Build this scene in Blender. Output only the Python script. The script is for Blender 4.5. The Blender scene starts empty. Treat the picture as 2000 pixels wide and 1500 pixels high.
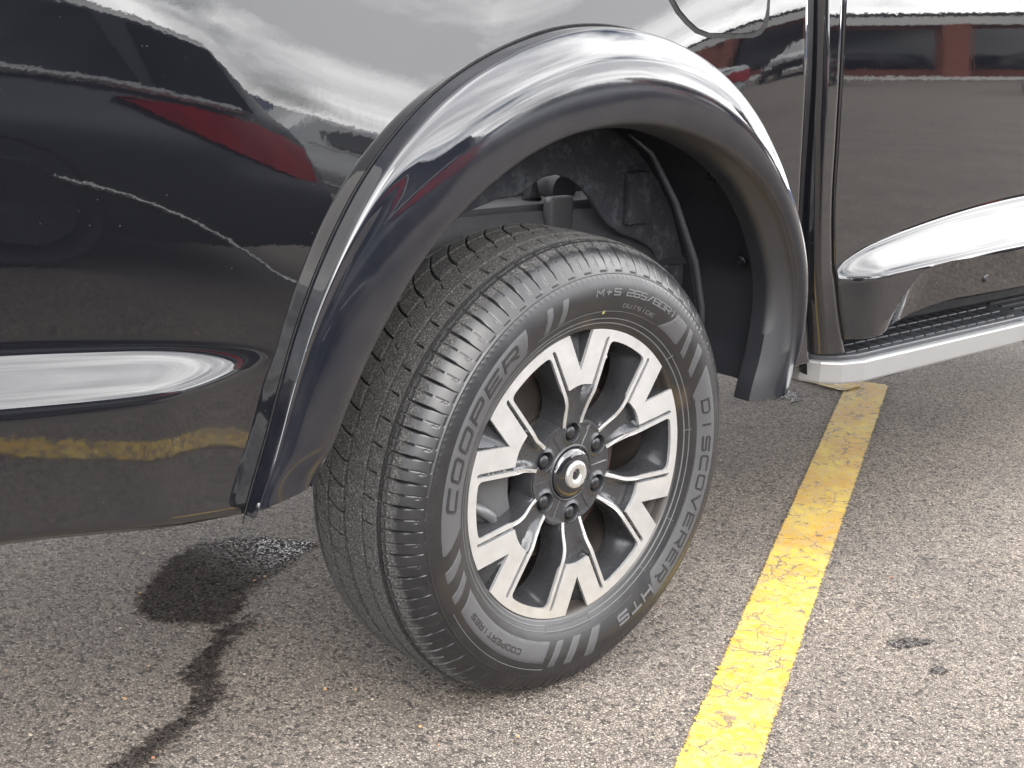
import bpy, bmesh, math, random
from mathutils import Matrix, Vector, geometry
random.seed(7)
C = bpy.context.scene
col = C.collection
PI = math.pi
sin, cos, rad = math.sin, math.cos, math.radians

# ------------------------------------------------------------------ camera
cam_d = bpy.data.cameras.new('camera'); cam = bpy.data.objects.new('camera', cam_d); col.objects.link(cam)
Rm = Matrix(((0.72301124, 0.14414093, -0.67563165), (-0.68865933, 0.22795746, -0.68831949), (0.05480026, 0.96294278, 0.2640798)))
cam.matrix_world = Matrix.Translation((-1.75141, -1.60394, 1.18022)) @ Rm.to_4x4()
cam_d.sensor_width = 36; cam_d.lens = 54; cam_d.clip_start = .05; cam_d.clip_end = 2000
C.camera = cam

# ------------------------------------------------------------------ world: blue sky with broken bright cloud
SUN_EL, SUN_AZ = rad(36), rad(206)        # azimuth measured from +Y clockwise (towards +X)
w = bpy.data.worlds.new('World'); C.world = w; w.use_nodes = True
nt = w.node_tree; N = nt.nodes; L = nt.links; N.clear()
def wn(t, **k):
    n = N.new(t)
    for a, b in k.items(): setattr(n, a, b)
    return n
sky = wn('ShaderNodeTexSky', sky_type='NISHITA', sun_disc=False, sun_elevation=SUN_EL, sun_rotation=SUN_AZ)
geo = wn('ShaderNodeTexCoord')
sep = wn('ShaderNodeSeparateXYZ'); L.new(geo.outputs['Generated'], sep.inputs[0])
zc = wn('ShaderNodeMath', operation='MAXIMUM'); L.new(sep.outputs[2], zc.inputs[0]); zc.inputs[1].default_value = 0.0
za = wn('ShaderNodeMath', operation='ADD'); L.new(zc.outputs[0], za.inputs[0]); za.inputs[1].default_value = .24
def wdiv(a):
    d = wn('ShaderNodeMath', operation='DIVIDE'); L.new(a, d.inputs[0]); L.new(za.outputs[0], d.inputs[1]); return d
cx, cy = wdiv(sep.outputs[0]), wdiv(sep.outputs[1])
cmb = wn('ShaderNodeCombineXYZ'); L.new(cx.outputs[0], cmb.inputs[0]); L.new(cy.outputs[0], cmb.inputs[1])
n1 = wn('ShaderNodeTexNoise'); n1.inputs['Scale'].default_value = .75; n1.inputs['Detail'].default_value = 7; n1.inputs['Roughness'].default_value = .52; n1.inputs['Distortion'].default_value = .35
L.new(cmb.outputs[0], n1.inputs['Vector'])
r1 = wn('ShaderNodeValToRGB'); r1.color_ramp.elements[0].position = .36; r1.color_ramp.elements[1].position = .47; L.new(n1.outputs[0], r1.inputs[0])
off = wn('ShaderNodeVectorMath', operation='ADD'); L.new(cmb.outputs[0], off.inputs[0]); off.inputs[1].default_value = (3.1, 1.7, .4)
n2 = wn('ShaderNodeTexNoise'); n2.inputs['Scale'].default_value = 1.5; n2.inputs['Detail'].default_value = 8; n2.inputs['Roughness'].default_value = .55; L.new(off.outputs[0], n2.inputs['Vector'])
r2 = wn('ShaderNodeValToRGB'); r2.color_ramp.elements[0].position = .38; r2.color_ramp.elements[0].color = (24, 24, 24.6, 1); r2.color_ramp.elements[1].position = .63; r2.color_ramp.elements[1].color = (56, 55.6, 55.2, 1)
L.new(n2.outputs[0], r2.inputs[0])
mx = wn('ShaderNodeMix', data_type='RGBA'); L.new(r1.outputs[0], mx.inputs[0]); L.new(sky.outputs[0], mx.inputs[6]); L.new(r2.outputs[0], mx.inputs[7])
bg = wn('ShaderNodeBackground'); bg.inputs[1].default_value = .10; L.new(mx.outputs[2], bg.inputs[0])
wo = wn('ShaderNodeOutputWorld'); L.new(bg.outputs[0], wo.inputs[0])

# ------------------------------------------------------------------ sun (veiled by thin cloud)
sd = bpy.data.lights.new('sun', 'SUN'); sd.energy = 1.5; sd.angle = rad(36); sd.color = (1, .94, .86)
sun = bpy.data.objects.new('sun', sd); col.objects.link(sun)
sdir = Vector((sin(SUN_AZ) * cos(SUN_EL), cos(SUN_AZ) * cos(SUN_EL), sin(SUN_EL)))
sun.rotation_euler = sdir.to_track_quat('Z', 'Y').to_euler(); sun.location = (0, -3, 6)
C.view_settings.view_transform = 'Standard'; C.view_settings.look = 'None'; C.view_settings.exposure = 1.05; C.view_settings.gamma = 1
C.view_settings.use_curve_mapping = False

# ------------------------------------------------------------------ object helpers
def tag(o, label=None, cat=None, group=None, kind=None):
    if label: o['label'] = label
    if cat: o['category'] = cat
    if group: o['group'] = group
    if kind: o['kind'] = kind
    return o
def link(name, me, mat=None, parent=None):
    o = bpy.data.objects.new(name, me); col.objects.link(o)
    if mat is not None and me is not None and len(me.materials) == 0: me.materials.append(mat)
    if parent is not None: o.parent = parent
    return o
def mesh(name, V, F, mat=None, parent=None, smooth=False, angle=None, mats=None, mi=None):
    me = bpy.data.meshes.new(name); me.from_pydata([tuple(v) for v in V], [], F); me.update()
    if smooth:
        me.polygons.foreach_set('use_smooth', [True] * len(me.polygons))
        if angle: me.set_sharp_from_angle(angle=rad(angle))
    if mats:
        for m in mats: me.materials.append(m)
        if mi: me.polygons.foreach_set('material_index', mi)
    return link(name, me, mat if not mats else None, parent)
def empty(name, loc=(0, 0, 0), rz=0):
    o = bpy.data.objects.new(name, None); o.empty_display_size = .1; col.objects.link(o); o.location = loc; o.rotation_euler.z = rz; return o
def merge(*parts):
    V, F = [], []
    for v, f in parts:
        n = len(V); V += list(v); F += [tuple(i + n for i in q) for q in f]
    return V, F
def box(x0, x1, y0, y1, z0, z1):
    V = [(x, y, z) for x in (x0, x1) for y in (y0, y1) for z in (z0, z1)]
    return V, [(0, 1, 3, 2), (4, 6, 7, 5), (0, 4, 5, 1), (2, 3, 7, 6), (0, 2, 6, 4), (1, 5, 7, 3)]
def bevel(o, wdt, seg=2, angle=35):
    bm = bmesh.new(); bm.from_mesh(o.data)
    es = [e for e in bm.edges if len(e.link_faces) == 2 and e.calc_face_angle(0) > rad(angle)]
    if es: bmesh.ops.bevel(bm, geom=es, offset=wdt, segments=seg, affect='EDGES', profile=.6)
    bm.to_mesh(o.data); bm.free(); o.data.polygons.foreach_set('use_smooth', [True] * len(o.data.polygons)); o.data.set_sharp_from_angle(angle=rad(50)); return o
def fix_normals(o):
    bm = bmesh.new(); bm.from_mesh(o.data); bmesh.ops.remove_doubles(bm, verts=bm.verts, dist=1e-5); bmesh.ops.recalc_face_normals(bm, faces=bm.faces); bm.to_mesh(o.data); bm.free(); return o
def grid(nu, nv, fn, closed=False):
    V = [fn(i, j) for i in range(nu) for j in range(nv)]
    F = [(i * nv + j, ((i + 1) % nu) * nv + j, ((i + 1) % nu) * nv + j + 1, i * nv + j + 1) for i in range(nu if closed else nu - 1) for j in range(nv - 1)]
    return V, F
def lathe(prof, n=96, cx=0., cz=.38):
    # prof: list of (y, r) revolved about the wheel axis
    return grid(n, len(prof), lambda i, j: (cx + prof[j][1] * cos(2 * PI * i / n), prof[j][0], cz + prof[j][1] * sin(2 * PI * i / n)), True)
def tube(path, r, n=8, caps=True):
    V, F = [], []
    P = [Vector(p) for p in path]
    for i, p in enumerate(P):
        t = (P[min(i + 1, len(P) - 1)] - P[max(i - 1, 0)]).normalized()
        a = t.cross(Vector((0, 0, 1)) if abs(t.z) < .9 else Vector((1, 0, 0))).normalized(); b = t.cross(a)
        rr = r[i] if isinstance(r, (list, tuple)) else r
        V += [p + a * rr * cos(2 * PI * k / n) + b * rr * sin(2 * PI * k / n) for k in range(n)]
    for i in range(len(P) - 1):
        F += [(i * n + k, i * n + (k + 1) % n, (i + 1) * n + (k + 1) % n, (i + 1) * n + k) for k in range(n)]
    if caps: F += [tuple(range(n))[::-1], tuple(range((len(P) - 1) * n, len(P) * n))]
    return V, F
def lerp_tab(t, x):
    if x <= t[0][0]: return t[0][1]
    for (a, b), (c, d) in zip(t, t[1:]):
        if x <= c:
            f = (x - a) / (c - a); f = f * f * (3 - 2 * f) * .5 + f * .5
            return b + (d - b) * f
    return t[-1][1]
def lin(t, x):
    if x <= t[0][0]: return t[0][1]
    for (a, b), (c, d) in zip(t, t[1:]):
        if x <= c: return b + (d - b) * (x - a) / (c - a)
    return t[-1][1]
def sstep(a, b, x):
    f = max(0, min(1, (x - a) / (b - a))); return f * f * (3 - 2 * f)

# ------------------------------------------------------------------ materials
class M:
    """small node builder"""
    def __init__(s, name):
        s.m = bpy.data.materials.new(name); s.m.use_nodes = True; s.t = s.m.node_tree; s.t.nodes.clear()
        s.out = s.n('ShaderNodeOutputMaterial'); s.b = s.n('ShaderNodeBsdfPrincipled'); s.l(s.b.outputs[0], s.out.inputs[0])
        s.tc = s.n('ShaderNodeTexCoord')
    def n(s, t, **k):
        n = s.t.nodes.new(t)
        for a, b in k.items(): setattr(n, a, b)
        return n
    def l(s, a, b): s.t.links.new(a, b)
    def set(s, inp, v):
        i = s.b.inputs[inp]
        if hasattr(v, 'is_output') or hasattr(v, 'links'): s.l(v, i)
        else: i.default_value = (*v, 1) if isinstance(v, tuple) and len(v) == 3 else v
    def noise(s, scale, detail=4, rough=.5, vec=None, dist=0, dim='3D'):
        n = s.n('ShaderNodeTexNoise'); n.inputs['Scale'].default_value = scale; n.inputs['Detail'].default_value = detail; n.inputs['Roughness'].default_value = rough; n.inputs['Distortion'].default_value = dist
        s.l(vec or s.tc.outputs['Object'], n.inputs['Vector']); return n.outputs[0]
    def vor(s, scale, feat='F1', vec=None, rnd=1., out=0):
        n = s.n('ShaderNodeTexVoronoi', feature=feat); n.inputs['Scale'].default_value = scale; n.inputs['Randomness'].default_value = rnd
        s.l(vec or s.tc.outputs['Object'], n.inputs['Vector']); return n.outputs[out]
    def ramp(s, x, *stops, interp='LINEAR'):
        n = s.n('ShaderNodeValToRGB'); e = n.color_ramp.elements; n.color_ramp.interpolation = interp
        while len(e) < len(stops): e.new(.5)
        for k, (p, c) in enumerate(stops):
            e[k].position = p; e[k].color = (c, c, c, 1) if isinstance(c, (int, float)) else (*c, 1)
        s.l(x, n.inputs[0]); return n.outputs[0]
    def mix(s, f, a, b, mode='MIX'):
        n = s.n('ShaderNodeMix', data_type='RGBA', blend_type=mode)
        for k, v in ((0, f), (6, a), (7, b)):
            if hasattr(v, 'links'): s.l(v, n.inputs[k])
            elif k == 0: n.inputs[0].default_value = v
            else: n.inputs[k].default_value = (*v, 1) if isinstance(v, tuple) else (v, v, v, 1)
        return n.outputs[2]
    def math(s, op, a, b=0., c=None):
        n = s.n('ShaderNodeMath', operation=op)
        for k, v in enumerate((a, b) if c is None else (a, b, c)):
            if hasattr(v, 'links'): s.l(v, n.inputs[k])
            else: n.inputs[k].default_value = v
        return n.outputs[0]
    def bump(s, h, dist=.001, strength=1., prev=None):
        n = s.n('ShaderNodeBump'); n.inputs['Distance'].default_value = dist; n.inputs['Strength'].default_value = strength; s.l(h, n.inputs['Height'])
        if prev is not None: s.l(prev, n.inputs['Normal'])
        s.l(n.outputs[0], s.b.inputs['Normal']); return n.outputs[0]
    def scaled(s, sx, sy, sz):
        n = s.n('ShaderNodeMapping'); n.inputs['Scale'].default_value = (sx, sy, sz); s.l(s.tc.outputs['Object'], n.inputs[0]); return n.outputs[0]
def simple(name, c, rough=.5, metal=0., ior=None, var=.0, vs=30., bump=0., bs=200.):
    m = M(name); c = tuple(x * (.66 if metal < .8 else .95) for x in c)
    if var: m.set('Base Color', m.mix(m.noise(vs, 6, .6), tuple(x * (1 - var) for x in c), tuple(min(1, x * (1 + var)) for x in c)))
    else: m.set('Base Color', c)
    m.set('Roughness', m.ramp(m.noise(vs * 1.7, 5, .6), (.3, max(.02, rough * .85)), (.7, min(1, rough * 1.15)))); m.set('Metallic', metal)
    if ior: m.set('IOR', ior)
    if bump: m.bump(m.noise(bs, 4, .6), bump)
    return m.m

def asphalt_nodes(m):
    v = m.tc.outputs['Object']
    wrp = m.n('ShaderNodeTexNoise'); wrp.inputs['Scale'].default_value = 160; wrp.inputs['Detail'].default_value = 2; m.l(v, wrp.inputs['Vector'])
    sc = m.n('ShaderNodeVectorMath', operation='SCALE'); m.l(wrp.outputs['Color'], sc.inputs[0]); sc.inputs['Scale'].default_value = .006
    ad = m.n('ShaderNodeVectorMath', operation='ADD'); m.l(v, ad.inputs[0]); m.l(sc.outputs[0], ad.inputs[1]); wv = ad.outputs[0]
    d1 = m.vor(178, vec=wv); e1 = m.n('ShaderNodeTexVoronoi', feature='DISTANCE_TO_EDGE'); e1.inputs['Scale'].default_value = 178; m.l(wv, e1.inputs['Vector'])
    cell = m.n('ShaderNodeTexVoronoi'); cell.inputs['Scale'].default_value = 178; m.l(wv, cell.inputs['Vector'])
    sepc = m.n('ShaderNodeSeparateColor'); m.l(cell.outputs['Color'], sepc.inputs[0])
    stone = m.ramp(sepc.outputs[0], (0, (.140, .119, .099)), (.35, (.206, .178, .151)), (.8, (.270, .235, .202)), (1, (.36, .316, .272)))
    n_big = m.noise(2.3, 5, .6); n_mid = m.noise(38, 5, .65); n_fine = m.noise(420, 3, .6)
    pit = m.ramp(e1.outputs[0], (.0, 0.), (.17, 1.))
    lost = m.ramp(m.math('ADD', m.math('MULTIPLY', sepc.outputs[1], .6), m.math('MULTIPLY', n_mid, .75)), (.40, 0.), (.54, 1.))
    pit2 = m.math('MULTIPLY', pit, lost)
    c = m.mix(pit2, (.036, .032, .029), stone)
    c = m.mix(m.ramp(n_fine, (.35, .25), (.65, 0.)), c, (.035, .031, .03))
    c = m.mix(1., c, m.ramp(n_big, (.3, (.80, .79, .80)), (.7, (1.12, 1.09, 1.05))), 'MULTIPLY')
    h = m.math('MULTIPLY', pit2, m.math('SUBTRACT', 1.0, m.math('MULTIPLY', d1, .6)))
    h = m.math('ADD', h, m.math('MULTIPLY', n_fine, .25))
    return c, h, n_mid, n_fine
def mk_asphalt():
    m = M('asphalt'); c, h, nm, nf = asphalt_nodes(m)
    m.set('Base Color', c); m.set('Roughness', .85); m.set('Specular IOR Level', .35); m.bump(h, .0024, .9); return m.m
def mk_wet():
    m = M('wet_asphalt'); c, h, nm, nf = asphalt_nodes(m)
    m.set('Base Color', m.mix(1., c, (.34, .345, .37), 'MULTIPLY'))
    sx = m.n('ShaderNodeSeparateXYZ'); m.l(m.tc.outputs['Object'], sx.inputs[0]); rt = m.n('ShaderNodeMapRange'); m.l(sx.outputs[0], rt.inputs[0]); rt.inputs[1].default_value = -.22; rt.inputs[2].default_value = -.02; rt.clamp = True
    wetm = m.math('MULTIPLY', rt.outputs[0], m.ramp(m.noise(210, 4, .6), (.50, 0.), (.60, 1.)))
    m.set('Roughness', m.math('SUBTRACT', .88, m.math('MULTIPLY', wetm, .62))); m.set('Specular IOR Level', m.math('ADD', .02, m.math('MULTIPLY', wetm, .5))); m.bump(h, .0022, .9)
    at = m.n('ShaderNodeAttribute', attribute_name='edge')
    k = m.math('ADD', at.outputs['Fac'], m.math('MULTIPLY', m.math('SUBTRACT', m.noise(48, 7, .78), .5), 1.9))
    m.set('Alpha', m.ramp(k, (.42, 0.), (.56, .93))); return m.m
def mk_yellow(worn=.0):
    m = M('worn_yellow_paint' if worn else 'yellow_paint'); c, h, nm, nf = asphalt_nodes(m)
    mus = m.noise(26, 6, .68, dist=.6); n_l = m.noise(9, 5, .6)
    y = m.mix(m.ramp(n_l, (.40, 0.), (.58, 1.)), (.47, .345, .045), (.40, .225, .015))
    y = m.mix(m.ramp(m.noise(48, 7, .72, dist=.5), (.45, 0.), (.60, .85)), y, (.36, .265, .125))
    y = m.mix(m.ramp(m.noise(240, 3, .6), (.5, 0.), (.75, .45)), y, (.20, .14, .05))
    ed = m.n('ShaderNodeTexVoronoi', feature='DISTANCE_TO_EDGE'); ed.inputs['Scale'].default_value = 21
    wv = m.n('ShaderNodeVectorMath', operation='ADD'); nn = m.n('ShaderNodeTexNoise'); nn.inputs['Scale'].default_value = 30; nn.inputs['Detail'].default_value = 4; m.l(m.tc.outputs['Object'], nn.inputs['Vector'])
    s2 = m.n('ShaderNodeVectorMath', operation='SCALE'); m.l(nn.outputs['Color'], s2.inputs[0]); s2.inputs['Scale'].default_value = .05
    m.l(m.tc.outputs['Object'], wv.inputs[0]); m.l(s2.outputs[0], wv.inputs[1]); m.l(wv.outputs[0], ed.inputs['Vector'])
    crack = m.math('MULTIPLY', m.ramp(ed.outputs[0], (.015, 1.), (.045, 0.)), m.ramp(m.noise(7, 3), (.46, 0.), (.57, .9)))
    at = m.n('ShaderNodeAttribute', attribute_name='edge')
    chip = m.math('ADD', at.outputs['Fac'], m.math('MULTIPLY', m.math('SUBTRACT', m.noise(95, 6, .8), .5), 1.7))
    keep = m.ramp(chip, (.30, 0.), (.36, 1.))
    loss = m.ramp(mus, (.575 - worn * .15, 0.), (.625 - worn * .15, 1.))
    gone = m.math('MAXIMUM', m.math('MAXIMUM', crack, m.math('MULTIPLY', loss, m.ramp(nf, (.4, .5), (.6, 1.)))), 0.)
    cc = m.mix(gone, y, m.mix(.5, c, (.07, .06, .05))); m.set('Base Color', cc)
    m.set('Alpha', keep); m.set('Roughness', .62); m.set('Specular IOR Level', .4)
    m.bump(m.math('ADD', m.math('MULTIPLY', h, .45), m.math('MULTIPLY', m.math('SUBTRACT', 1., gone), 1.0)), .0016, .8); return m.m
def mk_paint():
    m = M('black_car_paint'); v = m.tc.outputs['Object']
    sx = m.n('ShaderNodeSeparateXYZ'); m.l(v, sx.inputs[0])
    low = m.n('ShaderNodeMapRange'); m.l(sx.outputs[2], low.inputs[0]); low.inputs[1].default_value = .72; low.inputs[2].default_value = .44; low.clamp = True
    dust = m.math('MULTIPLY', low.outputs[0], m.ramp(m.noise(9, 6, .65), (.3, .4), (.75, 1.)))
    speck = m.ramp(m.vor(62), (.0, 1.), (.075, 0.)); speck = m.math('MULTIPLY', speck, m.ramp(m.noise(22, 3), (.50, 0.), (.60, 1.)))
    scr = m.n('ShaderNodeMapping'); scr.inputs['Rotation'].default_value = (0, rad(22), 0); scr.inputs['Scale'].default_value = (14, 1, 150); m.l(v, scr.inputs[0])
    scn = m.ramp(m.noise(1, 2, .5, vec=scr.outputs[0]), (.70, 0.), (.73, 1.)); scn = m.math('MULTIPLY', scn, m.math('MULTIPLY', low.outputs[0], m.ramp(m.noise(6, 2), (.5, 0.), (.6, .6))))
    veil = m.math('MINIMUM', 1., m.math('ADD', m.math('MULTIPLY', dust, .045), m.math('ADD', m.math('MULTIPLY', speck, .45), m.math('MULTIPLY', scn, .5))))
    m.set('Base Color', m.mix(veil, (.0036, .0038, .0050), (.15, .148, .15)))
    m.set('Roughness', m.math('ADD', .018, m.math('MULTIPLY', dust, .045))); m.set('IOR', 1.62)
    m.set('Coat Weight', .22); m.set('Coat Roughness', .02); m.set('Coat IOR', 1.5)
    m.bump(m.noise(60, 3, .5), .00006, .6); return m.m
def mk_flare():
    m = M('gloss_black_flare')
    m.set('Base Color', m.mix(m.ramp(m.noise(14, 6, .65), (.4, 0.), (.8, .09)), (.005, .0058, .009), (.09, .082, .075)))
    at = m.n('ShaderNodeAttribute', attribute_name='dirt'); dirt = at.outputs['Fac']
    m.set('Roughness', m.math('ADD', .03, m.math('MULTIPLY', dirt, .07))); m.set('IOR', 1.64); m.set('Coat Weight', m.math('MAXIMUM', 0., m.math('MULTIPLY', m.math('SUBTRACT', 1., dirt), .4))); m.set('Coat Roughness', .03); m.set('Coat IOR', 1.5)
    m.bump(m.noise(45, 3, .5), .00008, .6); return m.m
def mk_rubber():
    m = M('tyre_rubber'); v = m.tc.outputs['Object']
    sx = m.n('ShaderNodeSeparateXYZ'); m.l(v, sx.inputs[0])
    x2 = m.math('MULTIPLY', sx.outputs[0], sx.outputs[0]); dz = m.math('SUBTRACT', sx.outputs[2], .38); z2 = m.math('MULTIPLY', dz, dz)
    r = m.math('SQRT', m.math('ADD', x2, z2))
    rj = m.math('ADD', r, m.math('MULTIPLY', m.math('SUBTRACT', m.noise(42, 4, .7), .5), .018))
    d = m.n('ShaderNodeMapRange'); m.l(rj, d.inputs[0]); d.inputs[1].default_value = .3715; d.inputs[2].default_value = .3785; d.clamp = True
    gn = m.n('ShaderNodeMapRange'); m.l(r, gn.inputs[0]); gn.inputs[1].default_value = .3810; gn.inputs[2].default_value = .3845; gn.clamp = True   # only the outer faces wear; groove floors stay black
    cap = m.math('MAXIMUM', gn.outputs[0], m.math('LESS_THAN', r, .3805))
    dust = m.math('MULTIPLY', d.outputs[0], cap)
    grit = m.ramp(m.noise(330, 5, .72), (.42, (.009, .009, .0092)), (.54, (.044, .043, .042)), (.70, (.150, .146, .140)))
    base = m.mix(m.ramp(m.noise(20, 5, .6), (.4, 0.), (.75, .12)), (.0085, .0088, .0105), (.055, .050, .045))
    base = m.mix(dust, base, grit)
    stain = m.math('MULTIPLY', m.ramp(m.noise(5.5, 3), (.62, 0.), (.72, .5)), m.math('LESS_THAN', r, .34))
    m.set('Base Color', m.mix(stain, base, (.07, .048, .022)))
    m.set('Roughness', m.mix(dust, m.ramp(m.noise(30, 4), (.3, .29), (.7, .40)), .9)); m.set('Specular IOR Level', .50)
    m.bump(m.math('ADD', m.math('MULTIPLY', m.noise(380, 4, .7), m.math('ADD', m.math('MULTIPLY', dust, .9), .05)), 0.), .0016, .8); return m.m
def mk_liner():
    m = M('wheel_arch_liner_felt')
    mud = m.ramp(m.noise(24, 6, .7), (.46, 0.), (.60, 1.)); blot = m.ramp(m.noise(70, 5, .7), (.44, .0), (.56, 1.))
    m.set('Base Color', m.mix(m.math('MULTIPLY', mud, blot), (.010, .011, .016), (.036, .039, .046))); m.set('Roughness', .8); m.bump(m.noise(160, 5, .65), .001, .6); return m.m
def mk_machined():
    m = M('machined_alloy'); v = m.tc.outputs['Object']
    sx = m.n('ShaderNodeSeparateXYZ'); m.l(v, sx.inputs[0])
    dz = m.math('SUBTRACT', sx.outputs[2], .38)
    r = m.math('SQRT', m.math('ADD', m.math('MULTIPLY', sx.outputs[0], sx.outputs[0]), m.math('MULTIPLY', dz, dz)))
    cv = m.n('ShaderNodeCombineXYZ'); m.l(m.math('MULTIPLY', r, 2200.), cv.inputs[0])
    rings = m.noise(1, 2, .5, vec=cv.outputs[0])
    m.set('Base Color', m.mix(m.ramp(m.noise(40, 4), (.3, 0.), (.7, 1.)), (.40, .40, .405), (.34, .338, .335)))
    m.set('Metallic', .60); m.set('Roughness', m.ramp(rings, (.3, .40), (.7, .50))); m.set('Coat Weight', .5); m.set('Coat Roughness', .08)
    m.bump(rings, .00008, .5); return m.m

MAT = dict(
    asphalt=mk_asphalt(), wet=mk_wet(), yellow=mk_yellow(), yellow_worn=mk_yellow(.5), paint=mk_paint(), flare=mk_flare(), rubber=mk_rubber(), liner=mk_liner(), machined=mk_machined(),
    band=simple('matte_serrated_rubber', (.056, .057, .062), .62, var=.15, vs=45, bump=.0002, bs=900),
    letter=simple('raised_rubber_letter', (.016, .0165, .019), .36, var=.2, vs=60),
    letter_pale=simple('worn_raised_letter', (.085, .086, .090), .55, var=.2, vs=120),
    cast=simple('dark_grey_wheel_paint', (.060, .062, .068), .27, .45, var=.10, vs=18, bump=.00004, bs=600),
    castdirty=simple('brake_dusted_barrel', (.050, .043, .038), .55, .3, var=.35, vs=16),
    capblack=simple('gloss_black_cap', (.008, .009, .012), .06, 0, 1.8),
    chrome=simple('satin_chrome', (.60, .60, .595), .26, .70),
    nut=simple('black_wheel_nut', (.020, .021, .025), .36, .3, var=.2),
    steel=simple('bare_steel', (.42, .41, .40), .38, .9, var=.15),
    rotor=simple('brake_disc_iron', (.12, .105, .095), .42, .7, var=.3, vs=12),
    rust=simple('rusty_iron', (.10, .055, .038), .75, .2, var=.4, vs=60),
    caliper=simple('grey_caliper_paint', (.11, .113, .12), .45, .3, var=.1),
    plastic=simple('black_step_plastic', (.030, .032, .038), .42, 0, var=.15, vs=60, bump=.0002, bs=1200),
    padm=simple('black_step_grip', (.022, .024, .029), .36, 0, var=.2, vs=60, bump=.0002, bs=1200),
    silver=simple('satin_silver_trim', (.36, .365, .37), .34, .5, var=.05, vs=20),
    shut=simple('shut_line_shadow', (.003, .003, .004), .95),
    gap=simple('black_gap_rubber', (.006, .006, .008), .35),
    linerp=simple('arch_liner_plastic', (.008, .009, .014), .55, var=.35, vs=9, bump=.0003, bs=300),
    dark=simple('underbody_black', (.014, .014, .017), .65, var=.3, vs=20),
    frame=simple('frame_paint_muddy', (.017, .0175, .021), .6, var=.5, vs=22, bump=.0006, bs=120),
)

# ================================================================== GROUND
g = mesh('ground', [(-90, -90, 0), (90, -90, 0), (90, 90, 0), (-90, 90, 0)], [(0, 1, 2, 3)], MAT['asphalt']); tag(g, kind='structure')
def ribbon(name, centre, wdt, z, mat, step=.02, jit=.0, ends=True):
    """painted strip with an 'edge' attribute that runs from 0 at the border to 1 inside"""
    P = [Vector((*c, 0)) for c in centre]; pts = []
    for a, b in zip(P, P[1:]):
        n = max(1, int((b - a).length / step)); pts += [a + (b - a) * k / n for k in range(n)]
    pts.append(P[-1]); nv = 9; V = []; E = []
    for i, p in enumerate(pts):
        t = (pts[min(i + 1, len(pts) - 1)] - pts[max(i - 1, 0)]).normalized(); nrm = Vector((-t.y, t.x, 0))
        for j in range(nv):
            s = j / (nv - 1) * 2 - 1; q = p + nrm * s * wdt * .5
            V.append((q.x, q.y, z)); d = (1 - abs(s)) * wdt * .5
            if ends: d = min(d, (p - pts[0]).length + .002, (p - pts[-1]).length + .002)
            E.append(min(1, d / .014))
    F = [(i * nv + j, i * nv + j + 1, (i + 1) * nv + j + 1, (i + 1) * nv + j) for i in range(len(pts) - 1) for j in range(nv - 1)]
    o = mesh(name, V, F, mat); a = o.data.attributes.new('edge', 'FLOAT', 'POINT'); a.data.foreach_set('value', E); return o
# diagonal bay line crossing the picture, the line along the car's far side and the next bay's line behind the camera
dg = Vector((.8788, .4772)).normalized()
c0 = Vector((.004, -.318))
o = ribbon('parking_line', [tuple(c0 - dg * .30), tuple(c0 + dg * 2.52)], .132, .003, MAT['yellow']); tag(o, kind='structure')
o = ribbon('parking_line', [(2.105, .86), (2.085, 1.75)], .115, .0055, MAT['yellow_worn']); tag(o, kind='structure')
o = ribbon('parking_line', [(-2.6, -2.61), (1.15, -.535)], .115, .003, MAT['yellow_worn']); tag(o, kind='structure')

def blob(name, poly, z, mat, label=None, group=None, cat='stain'):
    """irregular sheet: polygon outline in the ground plane, 'edge' attribute grows inwards"""
    xs = [p[0] for p in poly]; ys = [p[1] for p in poly]; s = .007; m_ = .02
    x0, y0 = min(xs) - m_, min(ys) - m_; nx = int((max(xs) + m_ - x0) / s) + 1; ny = int((max(ys) + m_ - y0) / s) + 1
    def inside(x, y):
        c = False; j = len(poly) - 1
        for i in range(len(poly)):
            (xi, yi), (xj, yj) = poly[i], poly[j]
            if (yi > y) != (yj > y) and x < (xj - xi) * (y - yi) / (yj - yi) + xi: c = not c
            j = i
        return c
    def dist(x, y):
        b = 9
        for (ax, ay), (bx, by) in zip(poly, poly[1:] + poly[:1]):
            dx, dy = bx - ax, by - ay; t = max(0, min(1, ((x - ax) * dx + (y - ay) * dy) / (dx * dx + dy * dy + 1e-9)))
            b = min(b, math.hypot(x - ax - t * dx, y - ay - t * dy))
        return b
    V = []; E = []
    for i in range(nx):
        for j in range(ny):
            x, y = x0 + i * s, y0 + j * s; d = dist(x, y) * (1 if inside(x, y) else -1)
            V.append((x, y, z)); E.append(max(0, min(1, .32 + d / (.075 if max(xs) - min(xs) > .2 else .02))))
    F = [(i * ny + j, (i + 1) * ny + j, (i + 1) * ny + j + 1, i * ny + j + 1) for i in range(nx - 1) for j in range(ny - 1) if max(E[i * ny + j], E[(i + 1) * ny + j + 1]) > 0]
    o = mesh(name, V, F, mat); a = o.data.attributes.new('edge', 'FLOAT', 'POINT'); a.data.foreach_set('value', E)
    return tag(o, label, cat, group)
blob('wet_patch', [(-.40, .62), (-.43, .70), (-.37, .79), (-.26, .88), (-.16, .935), (-.05, .925), (.03, .85), (.075, .78), (.02, .745), (-.06, .72), (-.13, .69), (-.20, .655), (-.235, .60), (-.30, .565), (-.345, .57)],
     .002, MAT['wet'], 'large dark wet patch on the asphalt under the rear bumper, left of the tyre')
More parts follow.
